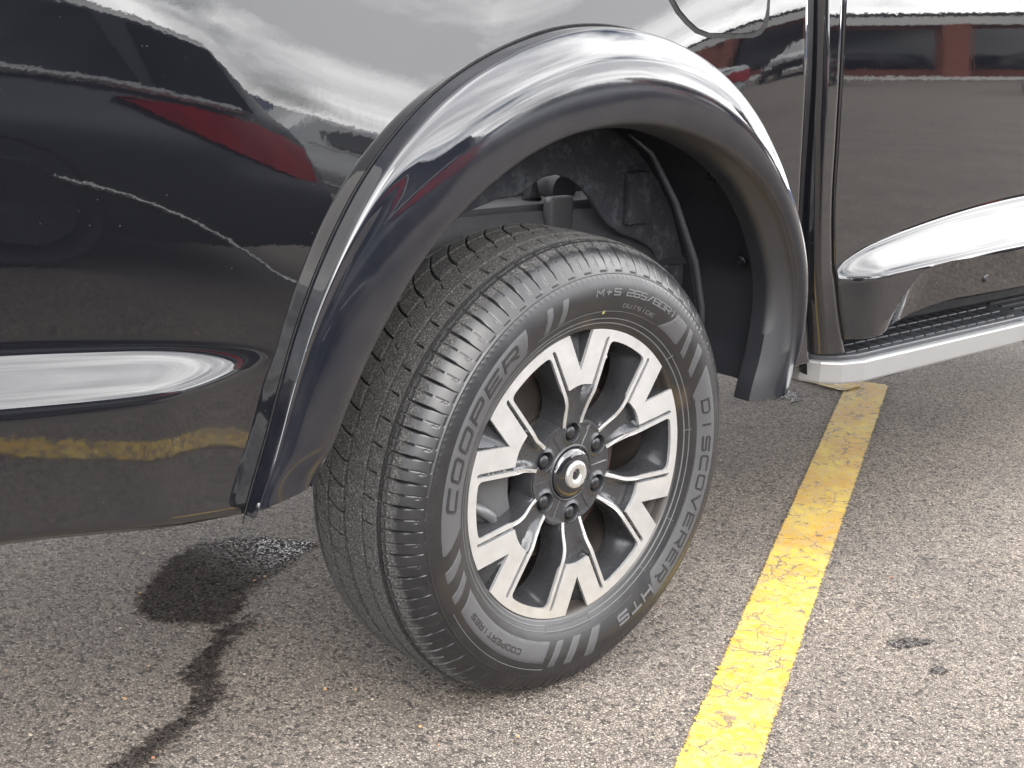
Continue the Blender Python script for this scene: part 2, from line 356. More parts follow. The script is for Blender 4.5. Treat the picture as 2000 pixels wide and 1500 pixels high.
blob('wet_patch', [(-.345, .565), (-.25, .575), (-.255, .525), (-.33, .50), (-.395, .44), (-.425, .40), (-.46, .33), (-.56, .27), (-.68, .20), (-.80, .17), (-.79, .235), (-.67, .285), (-.57, .325), (-.50, .385), (-.505, .44), (-.46, .475), (-.40, .51)],
     .0022, MAT['wet'], 'dark wet trickle running down from the large wet patch towards the lower left')
blob('wet_patch', [(.60, -.215), (.665, -.235), (.70, -.285), (.65, -.28), (.61, -.262)], .002, MAT['wet'], 'small dark wet spot right of the yellow line, the upper of two')
blob('wet_patch', [(.57, -.335), (.61, -.345), (.60, -.372), (.565, -.365)], .002, MAT['wet'], 'tiny dark wet spot right of the yellow line, below the other spot')
blob('wet_patch', [(1.70, 1.00), (1.84, 1.03), (1.95, .97), (1.90, .89), (1.80, .86), (1.83, .93), (1.74, .95)], .002, MAT['wet'], 'dark wet spot on the ground just below the front end of the arch trim')

# pale pebbles
def pebble_me(k):
    bm = bmesh.new(); bmesh.ops.create_icosphere(bm, subdivisions=1, radius=1)
    rr = random.Random(k)
    for v in bm.verts: v.co *= rr.uniform(.78, 1.12); v.co.z *= .6
    me = bpy.data.meshes.new('pebble'); bm.to_mesh(me); bm.free(); return me
pm = [simple('pebble_orange', (.55, .33, .15), .7, var=.2), simple('pebble_cream', (.62, .52, .38), .7, var=.2), simple('pebble_red', (.42, .20, .11), .7, var=.2)]
pmes = []
for k in range(6):
    me = pebble_me(k); me.materials.append(pm[k % 3]); pmes.append(me)
PEB = [(-.509, .499), (-.399, .377), (-.267, .522), (-.285, .219), (-.286, .175), (-.702, .626), (-.364, .774), (-.335, .753), (-.298, -.006), (-.182, -.064), (.233, -.108), (.399, .143), (-.325, .25), (-.773, .4), (-.664, .226), (-.283, .056), (.29, -.456), (.762, .482), (-.545, .316), (-.256, .943), (-.158, .699), (-.13, .705), (.60, -.10), (.9, -.05), (-.60, .42), (-.47, .66)]
for k, (x, y) in enumerate(PEB):
    o = link('pebble', pmes[k % 6]); s = random.uniform(.0022, .0040); o.location = (x, y, s * .45); o.scale = (s * random.uniform(.9, 1.4), s, s); o.rotation_euler.z = random.uniform(0, 6)
    tag(o, 'small pale pebble lying loose on the asphalt', 'pebble', 'pale pebbles scattered on the asphalt')

# ================================================================== PICKUP TRUCK
truck = empty('pickup_truck', (0, 0, 0)); tag(truck, 'black pickup truck with a machined alloy wheel and glossy wheel arch trim', 'pickup truck')
HZ = [(-1.6, 1.2), (-1.1, 1.14), (-.9, 1.08), (-.772, 1.02), (-.62, .92), (-.516, .85), (-.4, .79), (-.3, .76), (-.15, .77), (.05, .88), (.284, 1.045), (.521, 1.12), (.7, 1.17)]
def ellq(t): t = max(0., min(1., t)); return math.sqrt(max(0., 1 - (1 - t) ** 2))
HZT = []
for _k in range(0, 241):
    _x = -1.6 + _k * .01; HZT.append((_x, sum(lin(HZ, _x + d * .012) for d in range(-8, 9)) / 17))
def hz(x):
    f = max(0, min(239.999, (x + 1.6) / .01)); i = int(f); f -= i
    return HZT[i][1] * (1 - f) + HZT[i + 1][1] * f
def para(s, k, lo):
    return .5 * k * s * s if s >= -lo else .5 * k * lo * lo + k * lo * (-lo - s)
def shelf(z, zb, w_, T):
    if w_ <= 1e-4: return 0
    q = (z - zb) / w_
    if q <= 0: return 0
    if q >= 1: return T * w_ * .5
    return T * w_ * (q * .5 - sin(2 * PI * q) / (4 * PI))
def bedY(x, z):
    zl = hz(x); s = z - (zl - .16)
    y = .034 + para(s, .33, .12) - .018 * sstep(-1.4, -.6, x) * (1 - sstep(-.2, .3, x))
    if x < -.555:
        w_ = .104 * ellq((-.555 - x) / .44); zb = .662 - w_ * .5 + .03 * sstep(-.6, -1.2, x)
        T_ = .70 * sstep(0, .26, -.555 - x); y += shelf(z, zb, w_, T_) - T_ * w_ * .5
    return y
def cabY0(x, z):
    s = z - (1.06 - .15); y = .034 + para(s, .30, .05)
    if x > .648:
        w_ = .150 * ellq((x - .655) / 1.1) ** .9; zb = .618 + .012 * sstep(.655, 1.4, x)
        T_ = .85 * sstep(0, .18, x - .648); y += shelf(z, zb, w_, T_) - T_ * w_ * .5
    return y
OUT = [(7, .512), (11, .538), (17, .574), (23, .606), (31, .632), (39, .645), (46, .657), (53, .670), (61, .688), (67, .698), (75, .708), (83, .714), (92, .716), (100, .711), (109, .700), (118, .687), (126, .672), (134, .660), (142, .645), (149, .634), (153, .625), (159, .617), (167, .612), (175, .632)]
INN = [(6, .50), (14, .53), (28, .570), (37, .585), (46, .592), (56, .590), (73, .577), (90, .571), (104, .568), (121, .558), (134, .550), (141, .543), (149, .540), (159, .541), (165, .545), (172, .572)]
FLG = [(6, .446), (14, .480), (28, .543), (37, .558), (46, .569), (56, .572), (73, .566), (90, .562), (104, .560), (121, .552), (134, .544), (149, .536), (159, .536), (165, .540), (172, .566)]
def arch(t, a): r = sum(lin(t, a + d) for d in (-5, -3, -1, 1, 3, 5)) / 6; return Vector((r * cos(rad(a)), 0, .38 + r * sin(rad(a))))
GAPL = [(.40, .70), (.486, .678), (.582, .639), (.705, .590), (.877, .564), (1.146, .539), (1.4, .52)]      # z -> x of the bed's front edge
GAPR = [(.40, .70), (.49, .687), (.542, .671), (.684, .630), (.876, .602), (1.147, .578), (1.4, .56)]
DGAP = [(.40, .79), (.504, .745), (.619, .709), (.777, .671), (.967, .654), (1.149, .647), (1.4, .64)]
def smoothtab(t, x):
    return sum(lin(t, x + d) for d in (-.05, -.03, -.01, .01, .03, .05)) / 6
def zbot(x): return .438 + .047 * sstep(-.55, -1.05, x) if x < 0 else .455
# bed side: rows from sill to rail, columns from the tail to the cab gap, arch opening cut where the flare covers it
nz, nx = 200, 250
def bed_pt(i, j):
    fz = j / (nz - 1); fx = i / (nx - 1)
    z1 = 1.34; z = .44 + (z1 - .44) * fz
    xr = smoothtab(GAPL, z); x = -1.55 + (xr + 1.55) * fx
    zb = zbot(x); z = zb + (z1 - zb) * fz
    y = bedY(x, z)
    y += .020 * (1 - min(1, (z - zb) / .018)) ** 2                     # rolled lower edge
    y += .012 * (1 - min(1, (xr - x) / .010)) ** 2                     # rolled front edge
    if fz > .93: y += .06 * ((fz - .93) / .07) ** 2
    return (x, y, z)
V, F = grid(nx, nz, bed_pt)
def in_arch(p):
    a = math.degrees(math.atan2(p[2] - .38, p[0])); 
    if a < 0: return True if abs(p[0]) < .52 else False
    return math.hypot(p[0], p[2] - .38) < lin(OUT, a) * .80 + lin(INN, a) * .20 - .01 if 3 < a < 177 else False
F = [f for f in F if not in_arch(V[f[0]])]
bed = mesh('bed_side', V, F, MAT['paint'], truck, True)
# thin lower lip returning inwards
V, F = grid(90, 4, lambda i, j: ((lambda x: (x, bedY(x, zbot(x)) + .020 + (0, .004, .03, .09)[j], zbot(x) - (0, .003, .004, -.004)[j]))(-1.55 + i * (.97 / 89))))
mesh('sill_lip', V, F, MAT['paint'], truck, True)
V, F = grid(12, 4, lambda i, j: ((lambda x: (x, bedY(x, zbot(x)) + .020 + (0, .004, .03, .09)[j], zbot(x) - (0, .003, .004, -.004)[j]))(.55 + i * (.13 / 11))))
mesh('sill_lip', V, F, MAT['paint'], truck, True)
# fuel flap: proud panel with a dark shut line round it
FU = [(.150, 1.26), (.155, 1.18), (.174, 1.137), (.190, 1.118), (.212, 1.102), (.237, 1.088), (.268, 1.081), (.33, 1.080), (.384, 1.082), (.405, 1.088), (.419, 1.101), (.424, 1.12), (.424, 1.18), (.424, 1.26), (.40, 1.275), (.18, 1.275)]
cxf, czf = .30, 1.18
def flapring(s, dy): return [(cxf + (x - cxf) * s[0], bedY(cxf + (x - cxf) * s[0], czf + (z - czf) * s[1]) + dy, czf + (z - czf) * s[1]) for x, z in FU]
a_, b_ = flapring((1.012, 1.018), -.0006), flapring((.950, .938), -.0006); n = len(FU)
mesh('fuel_flap_shut_line', a_ + b_, [(i, (i + 1) % n, n + (i + 1) % n, n + i) for i in range(n)], MAT['shut'], bed)
ring = [(x, z) for x, y, z in flapring((.949, .937), 0)]; zlo, zhi = min(z for x, z in ring), max(z for x, z in ring)
def flap_pt(i, j):
    z = zlo + (zhi - zlo) * (.0005 + .999 * (1 - cos(PI * i / 59)) / 2); xs = []
    for (xa, za), (xb, zb_) in zip(ring, ring[1:] + ring[:1]):
        if (za > z) != (zb_ > z): xs.append(xa + (xb - xa) * (z - za) / (zb_ - za))
    x = min(xs) + (max(xs) - min(xs)) * (1 - cos(PI * j / 39)) / 2; e = min(1, min(j, 39 - j) / 1.5, min(i, 59 - i) / 1.5)
    return (x, bedY(x, z) - .0014 * e - .0001, z)
V, F = grid(60, 40, flap_pt)
mesh('fuel_flap', V, F, MAT['paint'], bed, True)

# flare
PROF = [(0, .060), (0, .040), (0, .012), (.002, .004), (.008, -.0015), (.020, -.0050), (.045, -.0085), (.085, -.0118), (.135, -.0147), (.195, -.0173), (.265, -.0198), (.345, -.0220), (.43, -.0239), (.53, -.0253), (.64, -.0262), (.75, -.0265), (.85, -.0263), (.93, -.0256), (.975, -.0236), (1, -.019)]
ns = 220
def flare_pt(i, j):
    s = i / (ns - 1); aO = 174 - 167.5 * s; aI = 171.5 - 166 * s
    O, I, G = arch(OUT, aO), arch(INN, aI), arch(FLG, aI)
    O = Vector((0, 0, .38)) + (O - Vector((0, 0, .38))) * (1 + .032 * sstep(100, 135, aO))
    endl = 1 - sstep(0, .05, s); endr = sstep(.93, 1, s); fl = 1 - sstep(.02, .30, s)
    dn = (endl + endr) * .008
    fr = sstep(.45, .75, s)                                             # front half: lip rolls round more softly
    if j < len(PROF):
        u, y = PROF[j]; yb = bedY(O.x, O.z)
        y = y + (yb - .034) * (1 - min(1, u * 4)) if j > 1 else y + (yb - .034)
        y += dn * (.2 + u) * .6 + (fl * (.006 + .008 * (1 - u) ** 3) if j >= 2 else 0)
        y += fr * .012 * max(0, (u - .55) / .45) ** 2
        p = O.lerp(I, u ** (1 + 1.2 * fl)); return (p.x, y, p.z + (endl * .016 + endr * .010) * min(1, u * 6) + endr * .024 * (1 - u))
    k = j - len(PROF); q = (.25, .6, 1, 1, 1)[k]; yy = (-.012 + fr * .012, -.002 + fr * .010, .020, .030, .055)[k]
    p = I.lerp(G, q); return (p.x, yy, p.z + endl * .016 + endr * .010)
V, F = grid(ns, len(PROF) + 5, flare_pt)
flare = mesh('arch_trim', V, F, MAT['flare'], truck, True, 50)
a_ = flare.data.attributes.new('dirt', 'FLOAT', 'POINT'); nj = len(PROF) + 5
a_.data.foreach_set('value', [(sstep(.42, .62, PROF[j][0]) + 5 * sstep(.84, 1, PROF[j][0]) if j < len(PROF) else 6.) for i in range(ns) for j in range(nj)])
for i0 in (0,):                                                  # end caps
    P = [flare_pt(i0, j) for j in range(len(PROF) + 5)]; c = Vector((0, 0, 0))
    P2 = [(p[0], p[1] + .005, p[2] + .006) for p in P]; n = len(P)
    mesh('trim_end', P + P2, [(j, j + 1, n + j + 1, n + j) for j in range(n - 1)], MAT['flare'], flare, True, 40)
# dark seal between body and flare
V, F = grid(ns, 3, lambda i, j: ((lambda O: (O.x, bedY(O.x, O.z) - .0008 - (0, .0018, 0)[j], O.z))(Vector((0, 0, .38)) + (arch(OUT, 175 - 168.5 * i / (ns - 1)) - Vector((0, 0, .38))) * (1 + (.0, .003, .0045)[j] + .032 * sstep(100, 135, 174 - 167.5 * i / (ns - 1))))))
mesh('trim_seal', V, F, MAT['shut'], flare, True)

# wheel house: liner shell, inner wall with the wavy cut-out, frame rail and spring hanger behind
def shell_pt(i, j):
    a = 171 - 162 * i / 89; y = (.045, .052, .09, .15, .21, .262)[j]; r = lin(FLG, a) + (.004, .03, .036, .034, .030, .022)[j]
    r += .005 * max(0, sin(i * .9)) * (1 if 0 < j < 5 else 0)
    return (r * cos(rad(a)), y, .38 + r * sin(rad(a)))
V, F = grid(90, 6, shell_pt); liner = mesh('wheel_arch_liner', V, F, MAT['linerp'], truck, True, 50)
WAVY = [(-.62, .78), (-.3, .785), (-.15, .79), (-.039, .801), (.010, .803), (.048, .806), (.080, .822), (.107, .834), (.137, .837), (.179, .826), (.205, .81), (.225, .792), (.25, .765), (.274, .742), (.31, .722), (.357, .707), (.403, .686), (.423, .657), (.43, .58), (.45, .42)]
Vt, Ft = [], []
for k, (x, z) in enumerate(WAVY):
    rr = .60; 
    for d in (0, .002, .010): Vt.append((x, .240 + d, z + (0, -.003, -.002)[int(d > 0) + int(d > .005)]))
    f = k / (len(WAVY) - 1); a = 180 - 178 * f; Vt.append(((rr) * cos(rad(a)) * 1.02, .247, .38 + rr * sin(rad(a))))
nW = len(WAVY)
Ft = [(k * 4 + 2, (k + 1) * 4 + 2, (k + 1) * 4 + 1, k * 4 + 1) for k in range(nW - 1)] + [(k * 4 + 1, (k + 1) * 4 + 1, (k + 1) * 4, k * 4) for k in range(nW - 1)] + [(k * 4, (k + 1) * 4, (k + 1) * 4 + 3, k * 4 + 3) for k in range(nW - 1)]
mesh('liner_inner_wall', Vt, Ft, MAT['liner'], truck)
# vertical rib and raised pad on the front of the liner, fasteners
V, F = tube([(.20, .14, .915), (.242, .12, .882), (.302, .11, .795), (.363, .105, .684), (.392, .105, .60), (.41, .105, .45)], [.004, .006, .007, .008, .008, .008], 8); mesh('liner_rib', V, F, MAT['linerp'], truck, True)
o = mesh('liner_pocket', *box(.315, .375, .225, .245, .735, .83), MAT['liner'], truck); bevel(o, .006)
for x, y, z in ((.394, .104, .832), (.500, .106, .674), (.509, .103, .492)):
    q = Vector((x, 0, z - .38)); q.normalize(); P_ = Vector((x, y, z))
    V, F = merge(tube([P_ + q * .006, P_ - q * .001, P_ - q * .003], [.0125, .0125, .0105], 16), tube([P_ - q * .003, P_ - q * .007, P_ - q * .0085], [.0068, .0066, .004], 12))
    o = mesh('liner_fastener', V, F, MAT['nut'], truck, True, 40)
V, F = merge(box(-.9, .55, .30, .38, .66, .775)); o = mesh('frame_rail', V, F, MAT['frame'], truck); bevel(o, .008)
V, F = merge(box(.150, .212, .262, .285, .70, .790)); o = mesh('spring_hanger', V, F, MAT['frame'], truck); bevel(o, .010, 3)
V, F = tube([(.17, .33, .775), (.185, .36, .83), (.20, .38, .93)], .018, 12); mesh('brake_hose_bracket', V, F, MAT['frame'], truck, True)
V, F = lathe([(.34, 0), (.34, .030), (.35, .038), (.40, .040), (.44, .03)], 24, .262, .785); mesh('bump_stop', V, F, MAT['frame'], truck, True, 50)
V, F = grid(40, 5, lambda i, j: (-.62 + i * 1.15 / 39, .285 - .012 * j, .70 + .066 * cos((-.62 + i * 1.15 / 39) * 1.6) - .025 * j)); mesh('leaf_spring', V, F, MAT['frame'], truck)
V, F = tube([(0, .30, .38), (0, 1.50, .38)], .045, 16); mesh('rear_axle', V, F, MAT['frame'], truck, True)

# body shell behind the panels
V, F = merge(box(-1.5, .52, .42, 1.75, .80, .86), box(-1.5, -.66, .10, 1.72, .68, .84), box(-1.5, .52, 1.70, 1.78, .45, 1.33), box(-1.56, -1.50, .06, 1.78, .48, 1.33), box(.57, .62, .08, 1.75, .52, 1.33), box(-1.48, .50, .085, .125, .995, 1.335))
mesh('cargo_bed', V, F, MAT['dark'], truck)
V, F = merge(box(.74, 3.6, .16, 1.72, .42, .56), box(.80, 3.6, .12, 1.78, .56, 1.30)); mesh('cab_shell', V, F, MAT['dark'], truck)

# cab rear quarter + door
def zbd(x): return .505 + .040 * sstep(.80, 1.15, x)
def zc_(x): return lin([(.816, .515), (.86, .548), (.893, .583), (.915, .607), (.933, .623), (.958, .634), (.987, .641), (1.05, .645), (1.193, .646), (3, .646)], x)
def cabY(x, z):
    if x > .80:
        zc = zc_(x)
        if z < zc and zc > .517: return cabY0(x, zc) + (.30 * (zc - z) + .003) * sstep(.80, .90, x)
    return cabY0(x, z)
def strip_pt(i, j):
    z = .484 + (1.34 - .484) * j / 119; x0, x1 = smoothtab(GAPR, z), smoothtab(DGAP, z) - .0025; f = i / 15; x = x0 + (x1 - x0) * f ** 1.5
    y = cabY0(x, z) + .030 * (1 - min(1, (x - x0) / .020)) ** 2 + .004 * (1 - min(1, (x1 - x) / .004)) ** 2
    return (x, y, z)
V, F = grid(16, 120, strip_pt); mesh('cab_rear_pillar', V, F, MAT['paint'], truck, True)
na, nb = 26, 150
def door_pt(i, j):
    f = i / 179; zt = 1.34; xr = 2.35
    zz = .505 + (zt - .505) * (j / (na + nb - 1)); x0 = smoothtab(DGAP, zz) + .0025; x = x0 + (xr - x0) * f ** 1.6
    zb = zbd(x); zc = max(zc_(x), zb + .006) if x > .816 else zb + .006
    if j < na: z = zb + (zc - .0004 - zb) * j / (na - 1)
    else: z = zc + (zt - zc) * (j - na) / (nb - 1)
    x0 = smoothtab(DGAP, z) + .0025; x = x0 + (xr - x0) * f ** 1.6
    y = cabY(x, z) if j >= na else cabY(x, min(z, zc_(x) - .0003 if x > .816 else z))
    y += .006 * (1 - min(1, (x - x0) / .004)) ** 2 + .012 * (1 - min(1, (z - zb) / .010)) ** 2
    return (x, y, z)
V, F = grid(180, na + nb, door_pt); door = mesh('rear_door', V, F, MAT['paint'], truck, True, 12)
V, F = grid(120, 3, lambda i, j: ((lambda z: (smoothtab(DGAP, z) + (-.004, 0, .004)[j], cabY0(smoothtab(DGAP, z), z) + (.007, .012, .007)[j], z))(.484 + .856 * i / 119))); mesh('door_seal', V, F, MAT['gap'], truck, True)
V, F = grid(120, 6, lambda i, j: ((lambda z, a, b: ((a + (b - a) * j / 5), bedY(a, z) + (.006, .020, .030, .030, .026, .022)[j], z))(.44 + .90 * i / 119, smoothtab(GAPL, .44 + .90 * i / 119) - .006, smoothtab(GAPR, .44 + .90 * i / 119) + .008))); mesh('cab_gap_seal', V, F, MAT['gap'], truck, True)
V, F = lathe([(-.004, 0), (-.004, .006), (-.001, .0095), (.004, .011), (.012, .0115)], 24, 1.215, .590); o = mesh('door_plug', [(x, y + cabY(1.215, .59), z) for x, y, z in V], F, MAT['nut'], door, True, 40)
# lower sill behind the step
V, F = merge(box(.70, 2.4, .175, .26, .43, .56)); o = mesh('rocker_sill', V, F, MAT['dark'], truck); bevel(o, .012, 3)

# running board
def prism(outline, z0, z1):
    n = len(outline); V = [(x, y, z0) for x, y in outline] + [(x, y, z1) for x, y in outline]
    return V, [tuple(range(n))[::-1], tuple(range(n, 2 * n))] + [(i, (i + 1) % n, n + (i + 1) % n, n + i) for i in range(n)]
plan = [(.700, .110), (.702, .092), (.722, .058), (.752, .036), (.80, .024), (2.45, .024), (2.45, .185), (.76, .185), (.73, .150)]
o = mesh('running_board', *prism(plan, .440, .4745), MAT['plastic'], truck); board = bevel(o, .004, 3)
edge = [(.696, .108), (.698, .088), (.714, .052), (.746, .026), (.80, .0115), (1.43, .0115), (2.45, .0115)]
def trim_pt(i, j):
    x, y = edge[i]; a, b = Vector(edge[max(i - 1, 0)]), Vector(edge[min(i + 1, len(edge) - 1)]); t = (b - a).normalized(); nr = Vector((t.y, -t.x))
    o_, z = [(-.012, .4645), (-.001, .4650), (.0026, .4632), (.0036, .4605), (.0036, .4250), (.0022, .4212), (-.003, .4195), (-.03, .4190)][j]
    return (x + nr.x * o_, y + nr.y * o_, z)
V, F = grid(len(edge), 8, trim_pt); mesh('silver_edge_trim', V, F, MAT['silver'], board, True, 14)
o = mesh('trim_joint_cover', *box(1.445, 2.45, .0015, .03, .416, .4685), MAT['silver'], board); bevel(o, .004, 3)
pad = mesh('step_pad', *box(-.0185, .0185, -.0150, .0150, 0, .0042), MAT['padm']); bevel(pad, .0022, 2); pad.parent = board
for k in range(16):
    for r_ in range(3):
        if r_ >= 1 and k < r_: continue
        p = pad if (k, r_) == (0, 0) else pad.copy()
        if p is not pad: col.objects.link(p)
        p.location = (.792 + .0415 * k + .008 * r_, .052 + .040 * r_, .4742)
V, F = merge(*[box(1.50, 2.4, .045 + .03 * k, .054 + .03 * k, .4742, .4775) for k in range(4)]); mesh('step_rib', V, F, MAT['padm'], board)
mesh('step_bracket', *box(.95, 1.0, .05, .40, .40, .44), MAT['dark'], board); mesh('step_bracket', *box(1.9, 1.95, .05, .40, .40, .44), MAT['dark'], board)

# ================================================================== TYRE
ZC = .380
RT = .3872
prof = []                                       # (y, r, zone)
def add(a, b, n, end=False):
    for k in range(n + (1 if end else 0)):
        f = k / n; prof.append((a[0] + (b[0] - a[0]) * f, a[1] + (b[1] - a[1]) * f))
side = [(.020, .2435), (.012, .2465), (.0085, .252), (.003, .262), (-.003, .275), (-.008, .290), (-.0105, .304), (-.0095, .317), (-.0065, .329), (-.0025, .3385), (.002, .3465), (.008, .3550), (.0145, .3625), (.0225, .3695), (.032, .3755), (.043, .3805), (.056, .3842), (.075, .3862), (.10, .3870), (.13, .3873)]
def cat(P, t):
    n = len(P) - 1; t = max(0, min(n - 1e-6, t)); i = int(t); f = t - i
    p = [P[max(0, min(n, i + k))] for k in (-1, 0, 1, 2)]
    return tuple(.5 * (2 * p[1][q] + (p[2][q] - p[0][q]) * f + (2 * p[0][q] - 5 * p[1][q] + 4 * p[2][q] - p[3][q]) * f * f + (3 * p[1][q] - p[0][q] - 3 * p[2][q] + p[3][q]) * f ** 3) for q in (0, 1))
dense = [cat(side, k * .02) for k in range(int((len(side) - 1) / .02) + 1)]
full = dense + [(.26 - y, r) for y, r in dense[::-1][1:]]
acc = [0]
for (a, b), (c, d) in zip(full, full[1:]): acc.append(acc[-1] + math.hypot(c - a, d - b))
def at_s(s):
    import bisect
    i = min(len(full) - 2, max(0, bisect.bisect(acc, s) - 1)); f = (s - acc[i]) / max(1e-9, acc[i + 1] - acc[i])
    return (full[i][0] + (full[i + 1][0] - full[i][0]) * f, full[i][1] + (full[i + 1][1] - full[i][1]) * f)
S = []; s = 0
while s < acc[-1]:
    S.append(s); y, r = at_s(s)
    s += .0011 if (y < .225 and r > .336) else (.0026 if y < .1 else .007)
S.append(acc[-1])
rows = []
for s in S:
    y, r = at_s(s); a = at_s(max(0, s - .002)); b = at_s(min(acc[-1], s + .002)); ty, tr = b[0] - a[0], b[1] - a[1]; l = math.hypot(ty, tr) or 1
    rows.append((y, r, -tr / l, ty / l))         # normal (ny, nr)
NA = 60 * 28
SIDEPROF = [(r, y) for y, r in dense]
def side_y(r): return lin(SIDEPROF, r)
def bandf(x, c, hw, e=.0006): return 1 - sstep(hw - e, hw + e, abs(x - c))
def depth(y, r, ph, k):
    """ph in [0,1): position inside one tread pitch; returns carve depth along the normal"""
    d = 0.
    if r > .374 and .045 < y < .225:
        for c, hw, dp in ((.0530, .0017, .0065), (.0580, .0017, .0065), (.0915, .0022, .0065), (.1325, .0017, .0065), (.1375, .0017, .0065), (.176, .0024, .0065), (.212, .0030, .007)): d = max(d, dp * bandf(y, c, hw))
    if y < .0515 and .3415 < r:                    # shoulder slots
        f = sstep(.3415, .377, r); dp = .0008 + .0045 * f; hw = .014 + .020 * f
        d = max(d, dp * bandf(ph, .5, hw, .02))
        if r > .368 and y < .050: d = max(d, .0030 * bandf(ph, .02 if ph < .5 else 1.02, .020, .02))
        if .347 < r < .366: d = max(d, .0006 * bandf(ph, .0 if ph < .5 else 1., .012, .012))
    if y < .02 and .3405 < r < .3435 and ph > .5: d = max(d, .0010 * bandf(r, .342, .0008, .0005))
    if y < .02: d -= .0009 * bandf(r, .3385, .0009, .0008)
    if y < .02 and .3315 < r < .3365:
        p3 = (ph * 3) % 1.; d -= .0006 * bandf(p3, .5 + (r - .334) * 60, .18, .12) * bandf(r, .334, .0018, .0008)
    if y < .02 and abs(r - .3535) < .006:            # small arrow mark
        e = abs(ph - .08 - (r - .3535) * 6); wdt = .05 - abs(r - .351) * 9
        if wdt > 0: d = max(d, .0006 * bandf(e, wdt, .012, .012))
    if .0655 < y < .0895: d = max(d, .0050 * bandf(ph + (y - .078) * 4, .45, .035, .02) * bandf(y, .0775, .0105, .001))
    if .1375 < y < .1745: q = (y - .134) / .05; d = max(d, .0060 * bandf((ph + .55 * q * q) % 1., .5, .045, .02))
    if .179 < y < .2095: q = (y - .134) / .05; d = max(d, .0060 * bandf((ph + .55 * q * q) % 1., .5, .045, .02))
    if .098 < y < .128: d = max(d, .0030 * bandf((ph + y * 14) % 1., .5, .022, .02) * bandf(y, .121, .007, .001))
    if y > .214 and r > .37: d = max(d, .0060 * bandf(ph, .5, .045, .02))
    return d
V = []; nr_ = len(rows); sub = NA // 60
DT = [[depth(y, r, q / sub, 0) for (y, r, a, b) in rows] for q in range(sub)]
for i in range(NA):
    th = 2 * PI * i / NA; ct, st = cos(th), sin(th); D = DT[i % sub]
    for j, (y, r, ny, nrr) in enumerate(rows):
        d = D[j]; rr = r - nrr * d; yy = y - ny * d
        z = ZC + rr * st; x = rr * ct
        if z < .0015:
            bulge = (.0015 - z); z = .0015; yy += -bulge * .9 if y < .13 else bulge * .9
        elif z < .06 and r < .372 and y < .02: yy -= .006 * (1 - z / .06) ** 2
        V.append((x, yy, z))
F = [(i * nr_ + j, ((i + 1) % NA) * nr_ + j, ((i + 1) % NA) * nr_ + j + 1, i * nr_ + j + 1) for i in range(NA) for j in range(nr_ - 1)]
tyre = mesh('tyre', V, F, MAT['rubber'], truck, True, 38)

# sidewall graphics: real raised patches and letters that follow the sidewall
def side_pt(r, a, lift):
    y = side_y(r) - lift; z = ZC + r * sin(rad(a))
    if z < .06: y -= .006 * (1 - z / .06) ** 2
    return (r * cos(rad(a)), y, z)
def band_patch(name, f_in, f_out, r0, r1, n, mat, lift=.0007, m=10):
    """f_in/f_out: start and end angle at parameter v (0 inner radius, 1 outer)"""
    V, F = [], []
    for i in range(n + 1):
        for j in range(m + 1):
            v = j / m; r = r0 + (r1 - r0) * v; a = f_in(v) + (f_out(v) - f_in(v)) * i / n
            e = 1 if 0 < i < n and 0 < j < m else -.8
            V.append(side_pt(r, a, lift * e))
    F = [(i * (m + 1) + j, i * (m + 1) + j + 1, (i + 1) * (m + 1) + j + 1, (i + 1) * (m + 1) + j) for i in range(n) for j in range(m)]
    return mesh(name, V, F, mat, tyre, True)
def sw(a0, a1, p=1.6): return lambda v: a0 + (a1 - a0) * (1 - (1 - v) ** p)
B = MAT['band']
band_patch('serrated_band', sw(-175.2 + 360, 192.1 - 0), sw(124, 121), .268, .3190, 90, B)
for a, b, c, d in ((-168.5, -163.9, -164.5, -159.4), (-160.4, -155.6, -156.4, -152.1)): band_patch('serrated_stripe', sw(a, b), sw(c, d), .2762, .3195, 8, B)
band_patch('serrated_band', sw(-152.6, -149.4), sw(-101.5, -104.5), .2764, .3155, 60, B)
for a, b, c, d in ((-98.5, -102.5, -94.9, -99.3), (-90.7, -95.6, -86.2, -91.7), (-81.3, -86.9, -76.5, -82.0)): band_patch('serrated_stripe', sw(a, b), sw(c, d), .2758, .3240, 8, B)
band_patch('serrated_band', sw(21, 29.5), sw(-49, -54), .2735, .3200, 90, B)
for a, b, c, d in ((59.5, 53.0, 44.1, 46.2), (40.6, 45.0, 37.0, 42.4), (31.6, 38.2, 27.7, 33.9)): band_patch('serrated_stripe', sw(a, b), sw(c, d), .2768, .3180 if a > 50 else .3205, 10, B)
for a, b, c, d in ((116.0, 112.6, 113.0, 109.8), (109.5, 106.2, 106.5, 103.4)): band_patch('serrated_stripe', sw(a, b), sw(c, d), .2768, .3195, 6, MAT['letter_pale'] if 0 else B, .0005)

